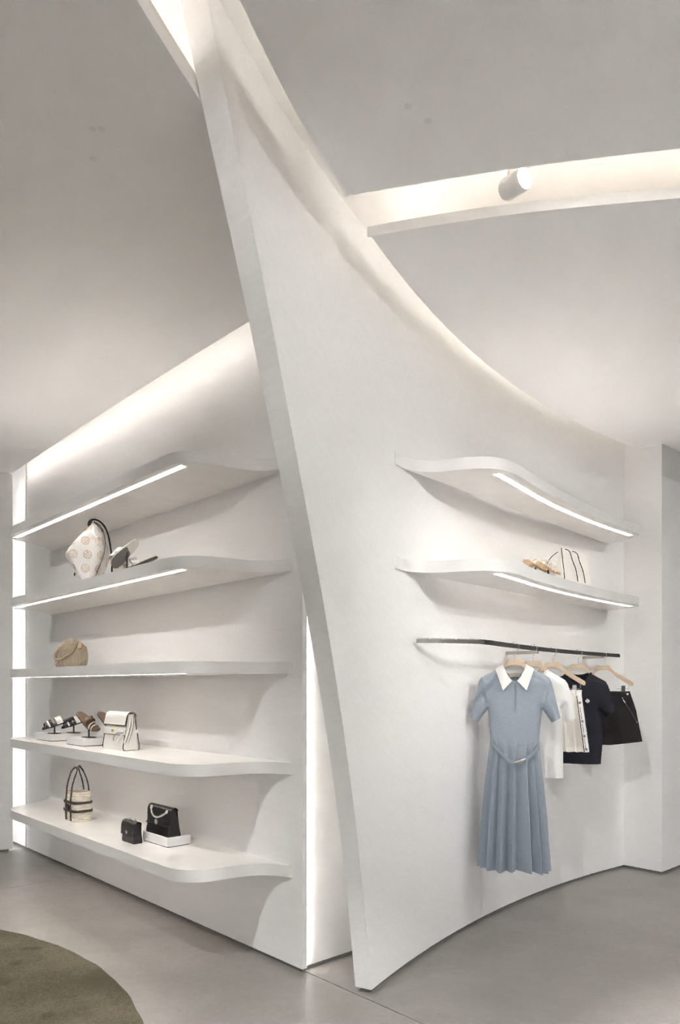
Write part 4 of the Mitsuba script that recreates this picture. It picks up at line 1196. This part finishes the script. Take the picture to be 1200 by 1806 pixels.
add(t + '__stripe__border', sweep(lin([lo - sd_ * 0.0125 * np.sign(sd_[0]), s1 + nrm_ * 0.0015 - sd_ * 0.0125 * np.sign(sd_[0])], 6), rect(0.004, 0.0012), (0.12, -1, 0)), 'mat_black_cloth', M)
for q0, q1 in ((0.20, 0.42), (0.50, 0.68), (0.76, 0.93)):
    add(t + '__stripe__line', sweep(lin([lo + ax_ * 0.339 * q0 + sd_ * 0.002, lo + ax_ * 0.339 * q1 + sd_ * 0.002], 4), rect(0.0025, 0.001), (0.12, -1, 0)), 'mat_black_cloth', M)
for q in (0.13, 0.46, 0.72, 0.95):
    m = extrude(emblem_poly(0.0075), 0, 0.0012)
    add(t + '__stripe__emblem', m, 'mat_black_cloth', M @ basis(lo + ax_ * 0.339 * q, sd_, nrm_))

# ---- black shirt
M = HM[3]
t = thing('shirt', 'black short sleeved shirt with a small white emblem on its chest', 'shirt')
rs_ = [(0.082, -0.132), (0.130, -0.160), (0.166, -0.184), (0.180, -0.208), (0.210, -0.30), (0.223, -0.364)]
ri = [(0.170, -0.410), (0.150, -0.388), (0.130, -0.368), (0.146, -0.46), (0.148, -0.56), (0.137, -0.708)]
fo, sd = torso([(-0.060, -0.152), (-0.035, -0.185), (0.0, -0.203), (0.035, -0.185), (0.060, -0.152)], rs_, ri, 0.80)
bo, _ = torso([(-0.060, -0.126), (-0.03, -0.136), (0.0, -0.139), (0.03, -0.136), (0.060, -0.126)], rs_, ri, 0.80)
ff = lambda x, z: 0.006 * np.sin(x * 34 + 1) * np.clip((-z - 0.25) / 0.4, 0, 1) + 0.004 * np.sin(z * 26 + x * 22)
add(t + '__body', cat([cloth(fo, sd, 0.050, 0.06, 0.011, ff), cloth(bo, sd, 0.042, 0.06, 0.011, ff, sign=1)]), 'mat_navy', M, smooth=True)
add(t + '__neckband', sweep(nb([(-0.082, -0.132), (-0.060, -0.152), (-0.035, -0.185), (0, -0.203), (0.035, -0.185), (0.06, -0.152), (0.082, -0.132)], -0.006, 0.046), rect(0.004, 0.016)), 'mat_black_cloth', M, smooth=35)
m = moved(extrude(emblem_poly(0.0135, False), 0, 0.0015), XZ); m.apply_translation([0.056, -0.0545, -0.307])
add(t + '__emblem', m, 'mat_white_matte', M)

# ---- black mini skirt
M = HM[4]
t = thing('skirt', 'black mini skirt with a zip, last garment on the rail', 'skirt')
nth = 160
th_ = np.linspace(0, 2 * np.pi, nth, endpoint=False)
rings = []
for q in np.linspace(0, 1, 26):
    z = -0.246 - 0.360 * q
    xr, xl = np.interp(q, [0, 0.35, 1], [0.168, 0.206, 0.247]), np.interp(q, [0, 1], [0.140, 0.150])
    c, h_ = (xr - xl) / 2, (xr + xl) / 2
    b = 0.014 + 0.022 * q + 0.003 * np.sin(th_ * 9) * q
    rings.append(np.c_[c + h_ * np.cos(th_), b * np.sin(th_), np.full(nth, z) + 0.026 * q * np.cos(th_) * (np.cos(th_) > 0)])
add(t + '__body', loft(rings, cap=False), 'mat_black_cloth', M, smooth=40)
wb_ = np.array([(0.014 + 0.156 * math.cos(a), 0.0175 * math.sin(a), -0.262) for a in np.linspace(0, 2 * np.pi, 60, endpoint=False)])
add(t + '__waistband', sweep(wb_, rect(0.003, 0.030), closed=True), 'mat_black_cloth', M, smooth=40)
add(t + '__belt_loop', cbox(0.106, 0.114, -0.026, -0.020, -0.292, -0.246, 0.001), 'mat_black_cloth', M)
add(t + '__button', moved(trimesh.creation.cylinder(0.0065, 0.004, sections=20), rot([1, 0, 0], 90, (0.154, -0.014, -0.264))), 'mat_silver', M, smooth=30)
add(t + '__zip', sweep(lin([(0.122, -0.026, -0.293), (0.168, -0.027, -0.37), (0.212, -0.024, -0.450)], 8), rect(0.0035, 0.002), (0, -1, 0)), 'mat_dark_edge', M)
add(t + '__zip__pull', sweep(lin([(0.127, -0.029, -0.302), (0.139, -0.030, -0.322)], 3), rect(0.004, 0.003), (0, -1, 0)), 'mat_silver', M)
for x, y, z in ((0.122, -0.027, -0.290), (0.213, -0.026, -0.452)):
    add(t + '__zip__stud', moved(trimesh.creation.cylinder(0.003, 0.004, sections=12), rot([1, 0, 0], 90, (x, y, z))), 'mat_silver', M)
